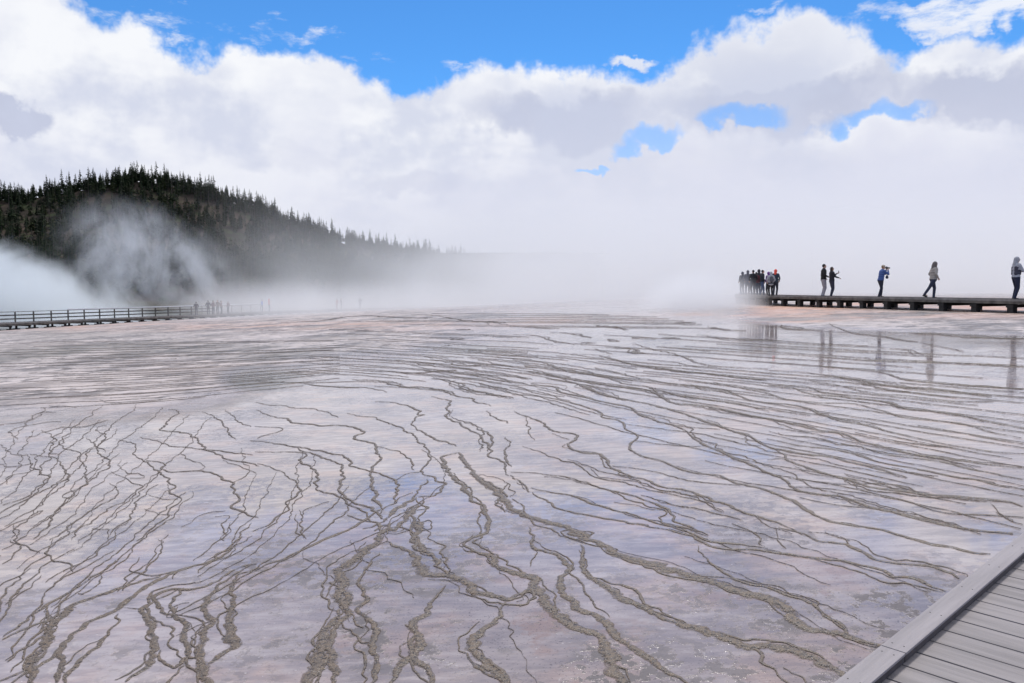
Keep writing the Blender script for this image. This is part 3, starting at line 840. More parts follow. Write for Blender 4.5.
grp = [
 (742, 55.8, 'faint grey figure half lost in steam, leftmost of the crowd', .3, 1.74, dict(jacket=(.10, .10, .12), trousers=(.10, .10, .13), hood=(.11, .11, .13))),
 (747.3, 54.6, 'tall hazy figure in pale grey hood, second from the left of the crowd', -.2, 1.82, dict(jacket=(.16, .15, .17), trousers=(.14, .13, .16), hood=(.17, .16, .18))),
 (752.7, 52.5, 'visitor in black jacket and dark trousers with short dark hair in the crowd', .2, 1.80, dict(jacket=(.018, .018, .024), trousers=(.03, .03, .045), hair=(.03, .025, .03))),
 (755.8, 53.0, 'visitor in dark red jacket wedged between black jackets in the crowd', -.3, 1.66, dict(jacket=(.10, .02, .028), trousers=(.05, .06, .09), hair=(.04, .03, .03))),
 (758.3, 53.5, 'tall visitor in charcoal hood behind the dark red jacket', .1, 1.86, dict(jacket=(.04, .035, .045), trousers=(.05, .06, .10), hood=(.05, .045, .055))),
 (762, 51.8, 'visitor in black jacket and blue jeans standing with legs apart', RIGHT, 1.78, dict(jacket=(.016, .02, .028), trousers=(.05, .075, .15), hair=(.02, .016, .02), lf=(-.09, .16), rf=(.1, -.14))),
 (768, 50.6, 'visitor in purple hood and dark trousers beside the pale grey coat', .5, 1.62, dict(jacket=(.12, .05, .16), trousers=(.025, .022, .025), hood=(.16, .05, .25))),
 (770.4, 48.6, 'visitor in pale grey coat seen from behind, wearing a backpack', .0, 1.58, dict(jacket=(.40, .41, .44), trousers=(.02, .02, .022), hood=(.42, .43, .46), fat=1.12, jlen=.78)),
 (775, 49.6, 'visitor in dark teal jacket with a bright orange hood', -.6, 1.76, dict(jacket=(.03, .045, .065), trousers=(.03, .03, .045), hood=(.85, .10, .06))),
]
for (px, dd, lab, hd, ht, kw) in grp:
    kw.setdefault('fat', 1.1); gi = person(px, dd, lab, hd, ht*.95, fine=True, group=GR, lh=(-.20, .14, 1.0), rh=(.20, .14, 1.0), **kw)
    if 'backpack' in lab: gadget(gi, gi['U']((0, -.18, 1.22)), 'backpack', 'small dark grey backpack on the visitor in the pale coat')
# --- far away on the left boardwalk
def lw_at(px):
    best = min(range(len(lx)-1), key=lambda i: abs(float(project(lx[i], ly[i], LWZ)[0])-px)); 
    a, b = float(project(lx[best], ly[best], LWZ)[0]), float(project(lx[best+1], ly[best+1], LWZ)[0])
    f = (px-a)/(b-a); return ly[best]+(ly[best+1]-ly[best])*f
fg = 'distant visitors on the far left boardwalk'
for (px, lab, hd, ht, kw) in [
 (196, 'distant visitor in dark clothes behind the railing, apart from the others', .5, 1.66, dict(jacket=(.04, .03, .04))),
 (208, 'distant visitor in charcoal jacket, leftmost of the small knot of people', .3, 1.80, dict(jacket=(.03, .03, .04))),
 (213, 'distant visitor in maroon jacket inside the small knot of people', -.4, 1.78, dict(jacket=(.14, .05, .06))),
 (217.5, 'distant tall visitor in brown jacket inside the small knot of people', 2.9, 1.85, dict(jacket=(.12, .07, .06))),
 (221, 'distant visitor in dusky pink top, right side of the small knot of people', -1., 1.72, dict(jacket=(.22, .12, .13))),
 (228, 'distant short visitor in grey-red clothes just right of the small knot', 1.2, 1.62, dict(jacket=(.15, .07, .09))),
 (262, 'distant visitor in bright blue jacket next to one in red', -1.3, 1.80, dict(jacket=(.03, .12, .55))),
 (269, 'distant visitor in red jacket next to one in blue', -1.2, 1.84, dict(jacket=(.55, .06, .06), hood=(.6, .12, .1))),
 (337, 'distant visitor in dull red, left one of a pair in the haze', 1.2, 1.70, dict(jacket=(.30, .06, .06), trousers=(.2, .06, .07))),
 (341, 'distant visitor in dark clothes, right one of a pair in the haze', -1.2, 1.80, dict(jacket=(.08, .04, .05))),
 (360, 'lone distant visitor in black standing at the end of the far boardwalk', .4, 1.85, dict(jacket=(.02, .02, .03)))]:
    person(px, float(lw_at(px)), lab, hd, ht, fine=False, zbase=LWZ, group=fg, lh=(-.22, .12, 1.0), rh=(.22, .12, 1.0), **kw)

bpy.data.scenes.remove(TS)
# ------------------------------------------------------------------ ground: one sheet to the horizon, rims joined in
fine = np.radians(np.arange(-50, 50.01, .16)); ang = np.concatenate([np.radians(np.arange(-180, -50, 5)), fine, np.radians(np.arange(55, 180, 5))])
rad = np.concatenate([[0.], np.geomspace(.35, 1.9, 16)[:-1], np.geomspace(1.9, 160, 420)[:-1], np.geomspace(160, 6000, 60)])
na, nr = len(ang), len(rad)
AA, RR = np.meshgrid(ang, rad)
GX = RR*np.sin(AA); GY = RR*np.cos(AA)
GZ = terrain(GX, GY)
near = np.exp(-(RR/70)**2)
GZ = GZ+micro(GX, GY)
# coarse pebbly crust left of the pools and under the right walk
PX, PY = project(GX, GY, GZ)
front = GY > .5
wob = np_noise(GX, GY*.5, 3.0, 9)
def band(px, py, pts, hw, soft):
    """soft mask round a line of picture-measured ground points"""
    pts = np.array(pts, float); yy = np.interp(px, pts[:, 0], pts[:, 1])
    return np.clip(1-(np.abs(py-yy)-hw)/soft, 0, 1)
hill_mirror = np.clip(1.6-1.6*np.hypot((PX-262)/52, (PY-379)/15), 0, 1)*(PY > 350)  # wet patch, also the mask for the hill's painted reflection
dry = (1-smooth(0, 1, (PY-np.interp(PX, [0, 120, 230, 300, 420, 560], [400, 398, 385, 352, 330, 318])+wob*26+6)/44))*smooth(620, 380, PX)
dry = np.maximum(dry, smooth(690, 790, PX)*(1-smooth(-2, 6, PY-np.interp(PX, [690, 830, 1100], [314, 326, 334])+wob*2)))
dry = np.where(front, dry*(1-hill_mirror), .5); nearm = np.where(front, smooth(430, 600, PY), 1)
orange = np.maximum.reduce([band(PX, PY, [(560, 322), (700, 315), (800, 309), (880, 305)], 2.5, 4)*smooth(560, 760, PX),
                            band(PX, PY, [(700, 322), (800, 320), (900, 314), (990, 309)], 1.2, 3)*smooth(700, 800, PX),
                            .6*band(PX, PY, [(460, 326), (620, 318), (700, 315)], 2, 5)])
orange = np.where(front, orange*(.55+.6*wob), 0).clip(0, 1)
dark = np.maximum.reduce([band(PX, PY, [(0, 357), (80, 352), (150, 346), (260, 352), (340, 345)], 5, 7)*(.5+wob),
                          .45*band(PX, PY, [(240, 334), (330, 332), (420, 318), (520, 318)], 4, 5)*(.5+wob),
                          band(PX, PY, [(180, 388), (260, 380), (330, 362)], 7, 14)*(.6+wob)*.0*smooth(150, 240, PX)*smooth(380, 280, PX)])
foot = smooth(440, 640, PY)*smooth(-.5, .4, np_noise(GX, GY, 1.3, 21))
dark = np.maximum(dark, np.clip(hill_mirror*(.75+wob), 0, .85))  # mirrored hill painted into the ground as a dark tone
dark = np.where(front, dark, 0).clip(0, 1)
veg = smooth(10, 26, side(GX, GY))*smooth(90, 140, RR)
gv = np.stack([GX, GY, GZ], -1).reshape(-1, 3)
i = (np.arange(nr-1)[:, None]*na+np.arange(na-1)[None]).reshape(-1)
gf = np.stack([i, i+na, i+na+1, i+1], -1)
j = np.arange(nr-1)*na+na-1   # close the circle
gf = np.vstack([gf, np.stack([j, j+na, j+1, j+1-na], -1)])
rv = np.vstack(RV); rf = np.vstack(RF)+len(gv); re_ = np.concatenate(RE)
av = np.vstack([gv, rv]); af = np.vstack([gf, rf])
me = bpy.data.meshes.new('ground')
me.vertices.add(len(av)); me.vertices.foreach_set('co', av.reshape(-1).astype(np.float32))
me.loops.add(len(af)*4); me.loops.foreach_set('vertex_index', af.reshape(-1).astype(np.int32))
me.polygons.add(len(af)); me.polygons.foreach_set('loop_start', (np.arange(len(af))*4).astype(np.int32))
me.update(calc_edges=True)
me.polygons.foreach_set('use_smooth', np.ones(len(af), bool))
mi = np.zeros(len(af), np.int32); mi[len(gf):] = 1; me.polygons.foreach_set('material_index', mi)
def addattr(n, g, r):
    a = me.attributes.new(n, 'FLOAT', 'POINT'); a.data.foreach_set('value', np.concatenate([g.reshape(-1), r]).astype(np.float32))
z0 = np.zeros(len(rv))
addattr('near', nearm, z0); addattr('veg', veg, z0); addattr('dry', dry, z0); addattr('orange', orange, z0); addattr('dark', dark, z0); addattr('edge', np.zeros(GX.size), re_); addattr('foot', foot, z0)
print('ground verts', len(av), 'ridges verts', len(rv))

# wet terrace material: level pools over lavender-grey sinter, matt pebbly crust where dry
m_g, nt = mat('wet_sinter'); k = NT(nt)
geo = k.n('ShaderNodeNewGeometry'); pos = geo.outputs['Position']
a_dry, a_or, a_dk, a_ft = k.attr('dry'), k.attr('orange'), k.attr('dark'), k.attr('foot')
n1 = k.noise(pos, .55, 5, .6); n2 = k.noise(k.mapping(pos, (1, 1, 1), (31, 7, 0)), 1.6, 5, .62)
n3 = k.noise(pos, 9, 4, .65); n4 = k.noise(pos, 55, 2, .7); n5 = k.noise(k.mapping(pos, (1, 1, 1), (3, 77, 0)), .9, 5, .6)
base = k.mix(k.ss(.32, .68, n1), (.29, .25, .245), (.44, .385, .37))
base = k.mix(k.m('MULTIPLY', k.ss(.47, .66, n2), .75), base, (.45, .345, .30))
base = k.mix(k.m('MULTIPLY', k.ss(.5, .68, n5), .55), base, (.20, .185, .21))
st = k.noise(k.mapping(pos, (1.2, 4.5, 1), (0, 0, 0), (0, 0, .35)), 2.2, 6, .68)
base = k.mix(k.m('MULTIPLY', k.ss(.47, .60, st), .40), base, (.215, .19, .20))
base = k.mix(k.m('MULTIPLY', k.ss(.50, .36, st), .30), base, (.55, .50, .48))
stn = k.noise(k.mapping(pos, (1, 1, 1), (50, 3, 0)), 2.6, 5, .7)
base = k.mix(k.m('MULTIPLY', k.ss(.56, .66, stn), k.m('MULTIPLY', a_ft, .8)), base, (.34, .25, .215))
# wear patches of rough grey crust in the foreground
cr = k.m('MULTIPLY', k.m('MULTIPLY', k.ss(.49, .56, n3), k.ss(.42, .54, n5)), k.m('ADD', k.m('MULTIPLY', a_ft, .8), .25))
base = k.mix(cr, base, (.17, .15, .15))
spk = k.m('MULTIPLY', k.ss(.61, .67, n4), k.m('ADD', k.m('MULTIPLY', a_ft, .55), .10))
base = k.mix(spk, base, (.10, .085, .08))
cl = k.m('MULTIPLY', k.ss(.66, .70, k.noise(k.mapping(pos, (1, 1, 1), (9, 9, 9)), 30, 4, .6)), .5)
base = k.mix(cl, base, (.62, .58, .56))
peb = k.noise(pos, 3.2, 6, .78)
big = k.noise(k.mapping(pos, (1, 1, 1), (0, 5, 0)), .30, 7, .70)
big2 = k.noise(k.mapping(pos, (1, 1, 1), (60, 5, 0)), 1.1, 5, .75)
drycol = k.mix(k.m('MULTIPLY', k.ss(.40, .50, k.noise(k.mapping(pos, (1, 1, 1), (8, 55, 0)), 1.7, 6, .72)), k.m('ADD', k.m('MULTIPLY', k.ss(.42, .55, big), .65), k.m('MULTIPLY', k.ss(.45, .56, big2), .45))), (.11, .095, .088), (.60, .53, .50))
drycol = k.mix(k.m('MULTIPLY', k.ss(.45, .7, k.noise(pos, .16, 5, .6)), .6), drycol, (.50, .42, .38))
base = k.mix(k.m('MULTIPLY', a_dry, .85), base, drycol)
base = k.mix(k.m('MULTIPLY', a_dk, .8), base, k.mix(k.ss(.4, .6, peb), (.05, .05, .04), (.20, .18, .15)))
base = k.mix(k.m('MULTIPLY', a_or, k.ss(.38, .58, big)), base, k.mix(k.ss(.35, .65, peb), (.50, .19, .08), (.64, .38, .26)))
far = k.ss(120, 200, k.n('ShaderNodeCameraData').outputs['View Distance']) if False else None
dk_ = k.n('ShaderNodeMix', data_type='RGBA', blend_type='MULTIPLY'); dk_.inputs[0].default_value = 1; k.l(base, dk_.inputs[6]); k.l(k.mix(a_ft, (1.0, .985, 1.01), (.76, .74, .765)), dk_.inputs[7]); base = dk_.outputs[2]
a_vg = k.attr('veg'); base = k.mix(a_vg, base, k.mix(k.ss(.4, .6, k.noise(pos, .05, 5, .6)), (.03, .032, .02), (.09, .075, .05)))
b = k.n('ShaderNodeBsdfPrincipled'); o = k.n('ShaderNodeOutputMaterial')
k.l(base, b.inputs['Base Color'])
b.inputs['IOR'].default_value = 1.5
rn = n1
rg = k.mr(.35, .7, rn, .015, .085)
rg = k.m('ADD', rg, k.m('MULTIPLY', cr, .3))
rg = k.m('ADD', rg, k.m('MULTIPLY', a_ft, .12))
rg = k.m('ADD', rg, k.m('MULTIPLY', k.m('MAXIMUM', a_dry, k.m('MULTIPLY', a_dk, .4)), k.mr(.35, .6, peb, .28, .5)), clamp=True)
k.l(rg, b.inputs['Roughness'])
rg = k.m('MAXIMUM', rg, k.m('MULTIPLY', a_vg, .95)); k.l(rg, b.inputs['Roughness'])
sl = k.m('ADD', k.m('MULTIPLY', k.m('MAXIMUM', a_dry, a_or), -.28), k.m('ADD', k.m('MULTIPLY', k.attr('near'), -.24), k.m('MULTIPLY', a_vg, -.45)))
k.l(k.m('ADD', .5, sl), b.inputs['Specular IOR Level'])
# pools are level whatever the slope they step down
up = k.n('ShaderNodeCombineXYZ'); up.inputs[2].default_value = 1
bn = k.n('ShaderNodeBump'); bn.inputs['Distance'].default_value = .02
k.l(up.outputs[0], bn.inputs['Normal'])
rip = n3
hgt = k.m('ADD', k.m('MULTIPLY', rip, .045), k.m('ADD', k.m('MULTIPLY', cr, .35), k.m('MULTIPLY', k.m('MULTIPLY', k.m('ADD', peb, big), a_dry), 3.)))
k.l(hgt, bn.inputs['Height']); bn.inputs['Strength'].default_value = .35
k.l(bn.outputs[0], b.inputs['Normal']); k.l(b.outputs[0], o.inputs[0])

# crust of the rims: brown-grey gritty mat with ragged margins
m_r, nt = mat('rim_crust'); k = NT(nt)
pos = k.n('ShaderNodeNewGeometry').outputs['Position']; e = k.attr('edge')
q0 = k.noise(pos, 9, 3, .6); q1 = k.noise(pos, 38, 5, .7); q2 = k.noise(pos, 140, 3, .6); q3 = k.noise(pos, 2.5, 4, .6)
c = k.mix(k.ss(.36, .62, k.m('ADD', k.m('MULTIPLY', q1, .55), k.m('MULTIPLY', q2, .45))), (.030, .020, .013), (.165, .118, .084))
c = k.mix(k.m('MULTIPLY', k.ss(.45, .65, q3), .35), c, (.12, .095, .08))
c = k.mix(k.ss(.64, .70, q2), c, (.50, .46, .41))
b = k.n('ShaderNodeBsdfPrincipled'); o = k.n('ShaderNodeOutputMaterial'); k.l(c, b.inputs['Base Color'])
k.l(k.mr(.3, .7, q1, .25, .75), b.inputs['Roughness'])
bn = k.n('ShaderNodeBump'); bn.inputs['Strength'].default_value = .6; bn.inputs['Distance'].default_value = .004
k.l(k.m('ADD', q1, k.m('MULTIPLY', q2, .4)), bn.inputs['Height']); k.l(bn.outputs[0], b.inputs['Normal'])
tr = k.n('ShaderNodeBsdfTransparent'); mx = k.n('ShaderNodeMixShader')
al = k.mr(-.42, .34, k.m('SUBTRACT', k.m('ADD', k.m('ADD', k.m('MULTIPLY', q1, 2.6), k.m('MULTIPLY', q2, 2.0)), k.m('MULTIPLY', q0, 1.4)), k.m('ADD', e, 2.38)))
k.l(al, mx.inputs[0]); k.l(tr.outputs[0], mx.inputs[1]); k.l(b.outputs[0], mx.inputs[2]); k.l(mx.outputs[0], o.inputs[0])
me.materials.append(m_g); me.materials.append(m_r)
ground = bpy.data.objects.new('ground', me); COL.objects.link(ground)
tag(ground, 'wet lavender-grey mineral terrace crossed by winding brown rims', 'ground', kind='structure')
# ------------------------------------------------------------------ sky with clouds, sun
SUN_EL, SUN_AZ = R(58), R(10)          # azimuth from +Y towards +X
w = bpy.data.worlds.new('World'); SC.world = w; w.use_nodes = True
nt = w.node_tree; nt.nodes.clear(); k = NT(nt)
sky = k.n('ShaderNodeTexSky', sky_type='NISHITA'); sky.sun_disc = False
sky.sun_elevation = SUN_EL; sky.sun_rotation = SUN_AZ; sky.altitude = 2200; sky.air_density = 1.0; sky.dust_density = .3; sky.ozone_density = 2.5
tc = k.n('ShaderNodeTexCoord').outputs['Generated']
sx = k.n('ShaderNodeSeparateXYZ'); k.l(tc, sx.inputs[0]); X, Y, Z = sx.outputs
AZ = k.m('ARCTAN2', X, Y); EL = k.m('ARCSINE', Z)
warp = k.noise(tc, 9, 5, .58); warp2 = k.noise(k.mapping(tc, (1, 1, 1), (5, 2, 8)), 26, 4, .6); wbig = k.noise(k.mapping(tc, (1, 1, 2.2), (1, 4, 2)), 4.2, 4, .6)
wm = k.m('SUBTRACT', warp, .5); wm2 = k.m('SUBTRACT', warp2, .5); wb = k.m('SUBTRACT', wbig, .5)
AZw = k.m('ADD', AZ, k.m('ADD', k.m('MULTIPLY', wb, .10), k.m('MULTIPLY', wm2, .05))); puff = wm
ELw = k.m('ADD', EL, k.m('ADD', k.m('MULTIPLY', wm, .10), k.m('MULTIPLY', wm2, .055)))
# top outline of the cloud bank as a function of azimuth
outline = [(-200, -60), (30, -20), (62, 4), (130, 30), (185, 50), (240, 47), (300, 62), (350, 74), (405, 86), (450, 72), (520, 66), (590, 70), (640, 82), (665, 70), (690, 50), (730, 30), (790, 19), (840, 24), (868, 44), (893, 70), (915, 48), (950, 24), (990, 30), (1024, 38), (1200, 30)]
fc = k.n('ShaderNodeFloatCurve'); A0, A1, E1 = -.9, .9, .5
cv = fc.mapping.curves[0]
pts = [((azel(px, py)[0]-A0)/(A1-A0), azel(px, py)[1]/E1) for px, py in outline]
pts = [(0, .9)]+[p for p in pts if .01 < p[0] < .99]+[(1, .62)]
while len(cv.points) < len(pts): cv.points.new(.5, .5)
for p, (a, b_) in zip(cv.points, pts): p.location = (a, min(1, b_)); p.handle_type = 'AUTO'
fc.mapping.update()
k.l(k.mr(A0, A1, AZ), fc.inputs['Value'])
thr = k.m('MULTIPLY', fc.outputs[0], E1)
front_ = k.ss(-.15, .15, Y)
mask = k.ss(-.007, .013, k.m('SUBTRACT', thr, ELw))
def blob(px, py, rx, ry, a=AZw, e=ELw, p=1.):
    az, el = azel(px, py)
    u = k.m('DIVIDE', k.m('SUBTRACT', a, az), rx/F); v = k.m('DIVIDE', k.m('SUBTRACT', e, el), ry/F)
    return k.m('MAXIMUM', k.m('SUBTRACT', 1., k.m('ADD', k.m('MULTIPLY', u, u), k.m('MULTIPLY', v, v))), 0.)
mask = k.m('MULTIPLY', mask, k.m('MAXIMUM', front_, k.ss(.12, .03, EL)))
# gaps of blue
for (px, py, rx, ry) in ((750, 112, 46, 15), (660, 137, 44, 14), (872, 119, 54, 11), (600, 160, 20, 4)):
    mask = k.m('SUBTRACT', mask, k.m('MULTIPLY', k.ss(.0, .9, k.m('ADD', blob(px, py, rx*.95, ry*1.), k.m('MULTIPLY', k.m('ADD', wm2, wm), 1.8)) ), k.m('MULTIPLY', k.ss(0, .7, blob(px, py, rx*1.05, ry*1.1)), .68)), clamp=True)
# wisps
wn = k.noise(k.mapping(tc, (6, 6, 18), (0, 0, 0), (0, .35, 0)), 1.6, 6, .66)
wisp = None
for (px, py, rx, ry, s) in ((170, 25, 110, 22, .8), (262, 10, 50, 16, .5), (300, 40, 80, 18, .95), (462, 70, 34, 12, .8), (735, 12, 62, 12, .9), (630, 62, 36, 11, 1.3), (655, 42, 24, 8, .6), (960, 10, 120, 20, 1.3), (350, 62, 60, 14, .7)):
    v = k.m('MULTIPLY', blob(px, py, rx, ry), s); wisp = v if wisp is None else k.m('MAXIMUM', wisp, v)
wisp = k.ss(.0, .75, k.m('ADD', k.m('SUBTRACT', wisp, .62), k.m('MULTIPLY', k.m('SUBTRACT', wn, .5), 3.2)))
wisp = k.m('MULTIPLY', wisp, .9)
mask = k.m('MAXIMUM', mask, wisp)
# sky overhead and behind: broken cloud
nh = k.noise(tc, 3.2, 4, .6)
high = k.m('MULTIPLY', k.ss(.30, .46, nh), k.ss(.42, .62, EL))
back = k.m('MULTIPLY', k.ss(.52, .66, nh), k.ss(.2, -.3, Y))
mask = k.m('MAXIMUM', mask, k.m('MAXIMUM', high, back))
# cloud body: white tops, lilac-grey bases

white = (.93, .945, .985); grey = (.54, .58, .73); mist = (.71, .73, .87)
soft = k.m('MULTIPLY', k.m('ADD', k.ss(.44, .60, wbig), k.m('MULTIPLY', wm2, 1.6)), .55, clamp=True)
right = k.ss(-.30, .25, AZ)
body = k.mix(soft, white, (.74, .77, .88))
gb = None
for (px, py, rx, ry, s) in ((575, 114, 120, 26, 1.1), (800, 102, 145, 30, 1.2), (770, 66, 90, 40, .35), (965, 98, 95, 32, 1.2), (12, 114, 34, 20, 1.4), (420, 180, 70, 16, .5), (760, 165, 160, 26, .35), (300, 165, 60, 16, .3)):
    v = k.m('MULTIPLY', k.ss(0, .9, blob(px, py, rx, ry)), s); gb = v if gb is None else k.m('MAXIMUM', gb, v)
gb = k.m('MULTIPLY', gb, k.mr(.38, .62, warp, .75, 1.2), clamp=True)
body = k.mix(gb, body, grey)
mid = k.m('MULTIPLY', k.m('MULTIPLY', k.ss(.47, .60, k.m('ADD', k.m('MULTIPLY', warp, .6), k.m('MULTIPLY', wbig, .4))), k.ss(.30, .22, EL)), k.ss(.05, .11, EL))
body = k.mix(k.m('MULTIPLY', mid, .7), body, (.60, .645, .80))
lowm = k.m('MULTIPLY', k.ss(.245, .075, k.m('ADD', EL, k.m('MULTIPLY', wm, .22))), k.mr(-.45, .25, AZ, .35, .95))
body = k.mix(lowm, body, mist)
body = k.mix(k.ss(.09, .0, EL), body, mist)
S = .1
gain = k.n('ShaderNodeVectorMath', operation='SCALE'); k.l(body, gain.inputs[0]); gain.inputs['Scale'].default_value = 1/S
skc = k.n('ShaderNodeVectorMath', operation='MULTIPLY'); k.l(sky.outputs[0], skc.inputs[0]); skc.inputs[1].default_value = (.52, 1.08, 1.5)
mx = k.mix(mask, skc.outputs[0], gain.outputs[0])
bg = k.n('ShaderNodeBackground'); bg.inputs[1].default_value = S; k.l(mx, bg.inputs[0])
o = k.n('ShaderNodeOutputWorld'); k.l(bg.outputs[0], o.inputs[0])
w.cycles.sampling_method = 'MANUAL'; w.cycles.sample_map_resolution = 512
sl = bpy.data.lights.new('sun', 'SUN'); sl.energy = 2.5; sl.angle = R(9); sl.color = (1, .97, .92)
so = bpy.data.objects.new('sun', sl); COL.objects.link(so)
sd = Vector((math.sin(SUN_AZ)*math.cos(SUN_EL), math.cos(SUN_AZ)*math.cos(SUN_EL), math.sin(SUN_EL)))
so.rotation_euler = sd.to_track_quat('Z', 'Y').to_euler()
so.location = (0, 0, 60)
vs = SC.view_settings; vs.view_transform = 'Standard'; vs.look = 'None'; vs.gamma = 1; vs.exposure = 0; vs.use_curve_mapping = False
cy = SC.cycles
cy.max_bounces = 8; cy.diffuse_bounces = 2; cy.glossy_bounces = 2; cy.transparent_max_bounces = 12; cy.volume_bounces = 4
cy.use_denoising = True; cy.caustics_reflective = False; cy.caustics_refractive = False
cy.volume_step_rate = 1.0; cy.volume_max_steps = 256
# ------------------------------------------------------------------ forested hills beyond the steam
crest = [(-260, 206), (-120, 202), (0, 200), (40, 197), (80, 191), (110, 184), (135, 181), (165, 184), (200, 192), (235, 202), (265, 210), (290, 222), (320, 236), (350, 245), (385, 251), (420, 256), (450, 262), (490, 272), (540, 285), (600, 300)]
caz = np.array([azel(px, 288)[0] for px, _ in crest])
cel = np.array([math.tan(azel(px, py)[1]) for px, py in crest])
DC = 620.
def hill_h(az, d):
    h = np.interp(az, caz, cel)*DC+6.2+np.where(az > .15, -40, 0)
    h = np.maximum(h, 0)
    t = np.clip((d-400)/(DC-400), 0, 1); up = t**.85*(1-.25*np.sin(t*np.pi))
    dn = np.clip(1-(d-DC)/420, 0, 1)
    n = np_noise(az*DC, d, 60, 31, 4)*7*np.clip(t*3, 0, 1)*np.clip(dn*2, 0, 1)*(1-.8*np.exp(-((d-DC)/25)**2))
    return CZ-6.3+np.where(d <= DC, h*up, h*(dn*dn*(3-2*dn)))+np.where(h > 5, n, 0)-.5
azs = np.linspace(caz[0]-.12, caz[-1], 170); ds = np.concatenate([np.linspace(395, DC, 46), np.linspace(DC+12, 1050, 16)])
HA, HD = np.meshgrid(azs, ds); HZ = hill_h(HA, HD)
hv = np.stack([HD*np.sin(HA), HD*np.cos(HA), HZ], -1).reshape(-1, 3); n2_ = len(azs)
hf = [(j*n2_+i, j*n2_+i+1, (j+1)*n2_+i+1, (j+1)*n2_+i) for j in range(len(ds)-1) for i in range(n2_-1)]
m_hill, nt = mat('hillside'); k = NT(nt)
pos = k.n('ShaderNodeNewGeometry').outputs['Position']
c = k.mix(k.ss(.4, .6, k.noise(pos, .03, 6, .65)), (.03, .025, .021), (.075, .056, .045))
c = k.mix(k.ss(.5, .62, k.noise(pos, .12, 5, .65)), c, (.04, .05, .025))
b = k.n('ShaderNodeBsdfPrincipled'); b.inputs['Roughness'].default_value = 1; b.inputs['Specular IOR Level'].default_value = .1
o = k.n('ShaderNodeOutputMaterial'); k.l(c, b.inputs['Base Color']); k.l(b.outputs[0], o.inputs[0])
hills = mesh_obj('hills', hv, hf, m_hill, smooth_=True)
tag(hills, 'long dark wooded hill falling to the right behind steam', 'hill', kind='structure')
# a second, fainter ridge far behind the steam
cr2 = [(360, 262), (430, 244), (480, 238), (540, 236), (590, 239), (620, 262), (660, 285)]
az2 = np.array([azel(p, 288)[0] for p, _ in cr2]); el2 = np.array([math.tan(azel(p[0], p[1]+7)[1]) for p in cr2])
A2, D2 = np.meshgrid(np.linspace(az2[0], az2[-1], 160), np.linspace(900, 1500, 24))
h2 = np.interp(A2, az2, el2)*1150+6; pr = np.sin(np.clip((D2-900)/500, 0, 1)*np.pi/2)*np.clip(1-(D2-1400)/300, 0, 1)
Z2 = CZ-6.3+np.maximum(h2, 0)*pr*(1+.14*np_noise(A2*1000, D2, 70, 41, 5))
v2 = np.stack([D2*np.sin(A2), D2*np.cos(A2), Z2], -1).reshape(-1, 3)
f2 = [(j*160+i, j*160+i+1, (j+1)*160+i+1, (j+1)*160+i) for j in range(23) for i in range(159)]
h2o = mesh_obj('hills', v2, f2, m_hill, smooth_=True); tag(h2o, 'faint low ridge almost lost in the steam at centre', 'hill', kind='structure')
# trees
m_fol = []
for q, (c1, c2) in enumerate((((.018, .030, .014), (.045, .065, .026)), ((.014, .022, .014), (.034, .045, .022)), ((.03, .04, .016), (.065, .08, .03)))):
    m, nt = mat('conifer_needles'); k = NT(nt)
    oi = k.n('ShaderNodeObjectInfo').outputs['Random']; pos = k.n('ShaderNodeNewGeometry').outputs['Position']
    b = k.n('ShaderNodeBsdfPrincipled'); b.inputs['Roughness'].default_value = .8; b.inputs['Specular IOR Level'].default_value = .2; o = k.n('ShaderNodeOutputMaterial')
    k.l(k.mix(k.m('MULTIPLY', k.m('ADD', oi, k.ss(.3, .7, k.noise(pos, 1.2, 3, .6))), .5), c1, c2), b.inputs['Base Color']); k.l(b.outputs[0], o.inputs[0]); m_fol.append(m)
m_trunk = simple_mat('conifer_bark', (.11, .085, .07), .9, .2)
def crown_geo(seed, h, r, base, dens):
    g = random.Random(seed); V = []; Fc = []
    z = base
    while z < h:
        t = (z-base)/(h-base); rr = r*(1-t)**.8*(.75+.5*g.random())*(1 if t > .12 else .55+3*t)
        nb = max(4, int(.8*dens*(1-.5*t)))
        for q in range(nb):
            if g.random() < .12: continue
            a = g.uniform(0, 2*math.pi); L = rr*g.uniform(.6, 1.25)+.12; wd = L*.42+.12; dr = -L*.28+g.uniform(-.15, .1)
            zz = z+g.uniform(-.3, .3); ca, sa = math.cos(a), math.sin(a)
            p0 = (0, 0, zz+.12); p1 = (ca*L*.55-sa*wd*.5, sa*L*.55+ca*wd*.5, zz+dr*.4); p2 = (ca*L, sa*L, zz+dr); p3 = (ca*L*.55+sa*wd*.5, sa*L*.55-ca*wd*.5, zz+dr*.4)
            p4 = (ca*L*.6, sa*L*.6, zz+dr*.5-.5*wd)
            b0 = len(V); V += [p0, p1, p2, p3, p4]; Fc += [(b0, b0+1, b0+2), (b0, b0+2, b0+3), (b0, b0+2, b0+4)]
        z += h*.055*(1-.4*t)
    b0 = len(V); V += [(.1, 0, h-1), (-.05, .09, h-1), (-.05, -.09, h-1), (0, 0, h+.7)]; Fc += [(b0, b0+1, b0+3), (b0+1, b0+2, b0+3), (b0+2, b0, b0+3)]
    return V, Fc
def trunk_geo(h, r):
    V = []; Fc = []
    for z, rr in ((-.8, r*1.2), (h*.4, r*.75), (h*.95, r*.15)):
        for q in range(6): a = q*math.pi/3; V.append((rr*math.cos(a), rr*math.sin(a), z))
    for l in range(2):
        for q in range(6): Fc.append((l*6+q, l*6+(q+1) % 6, (l+1)*6+(q+1) % 6, (l+1)*6+q))
    return V, Fc
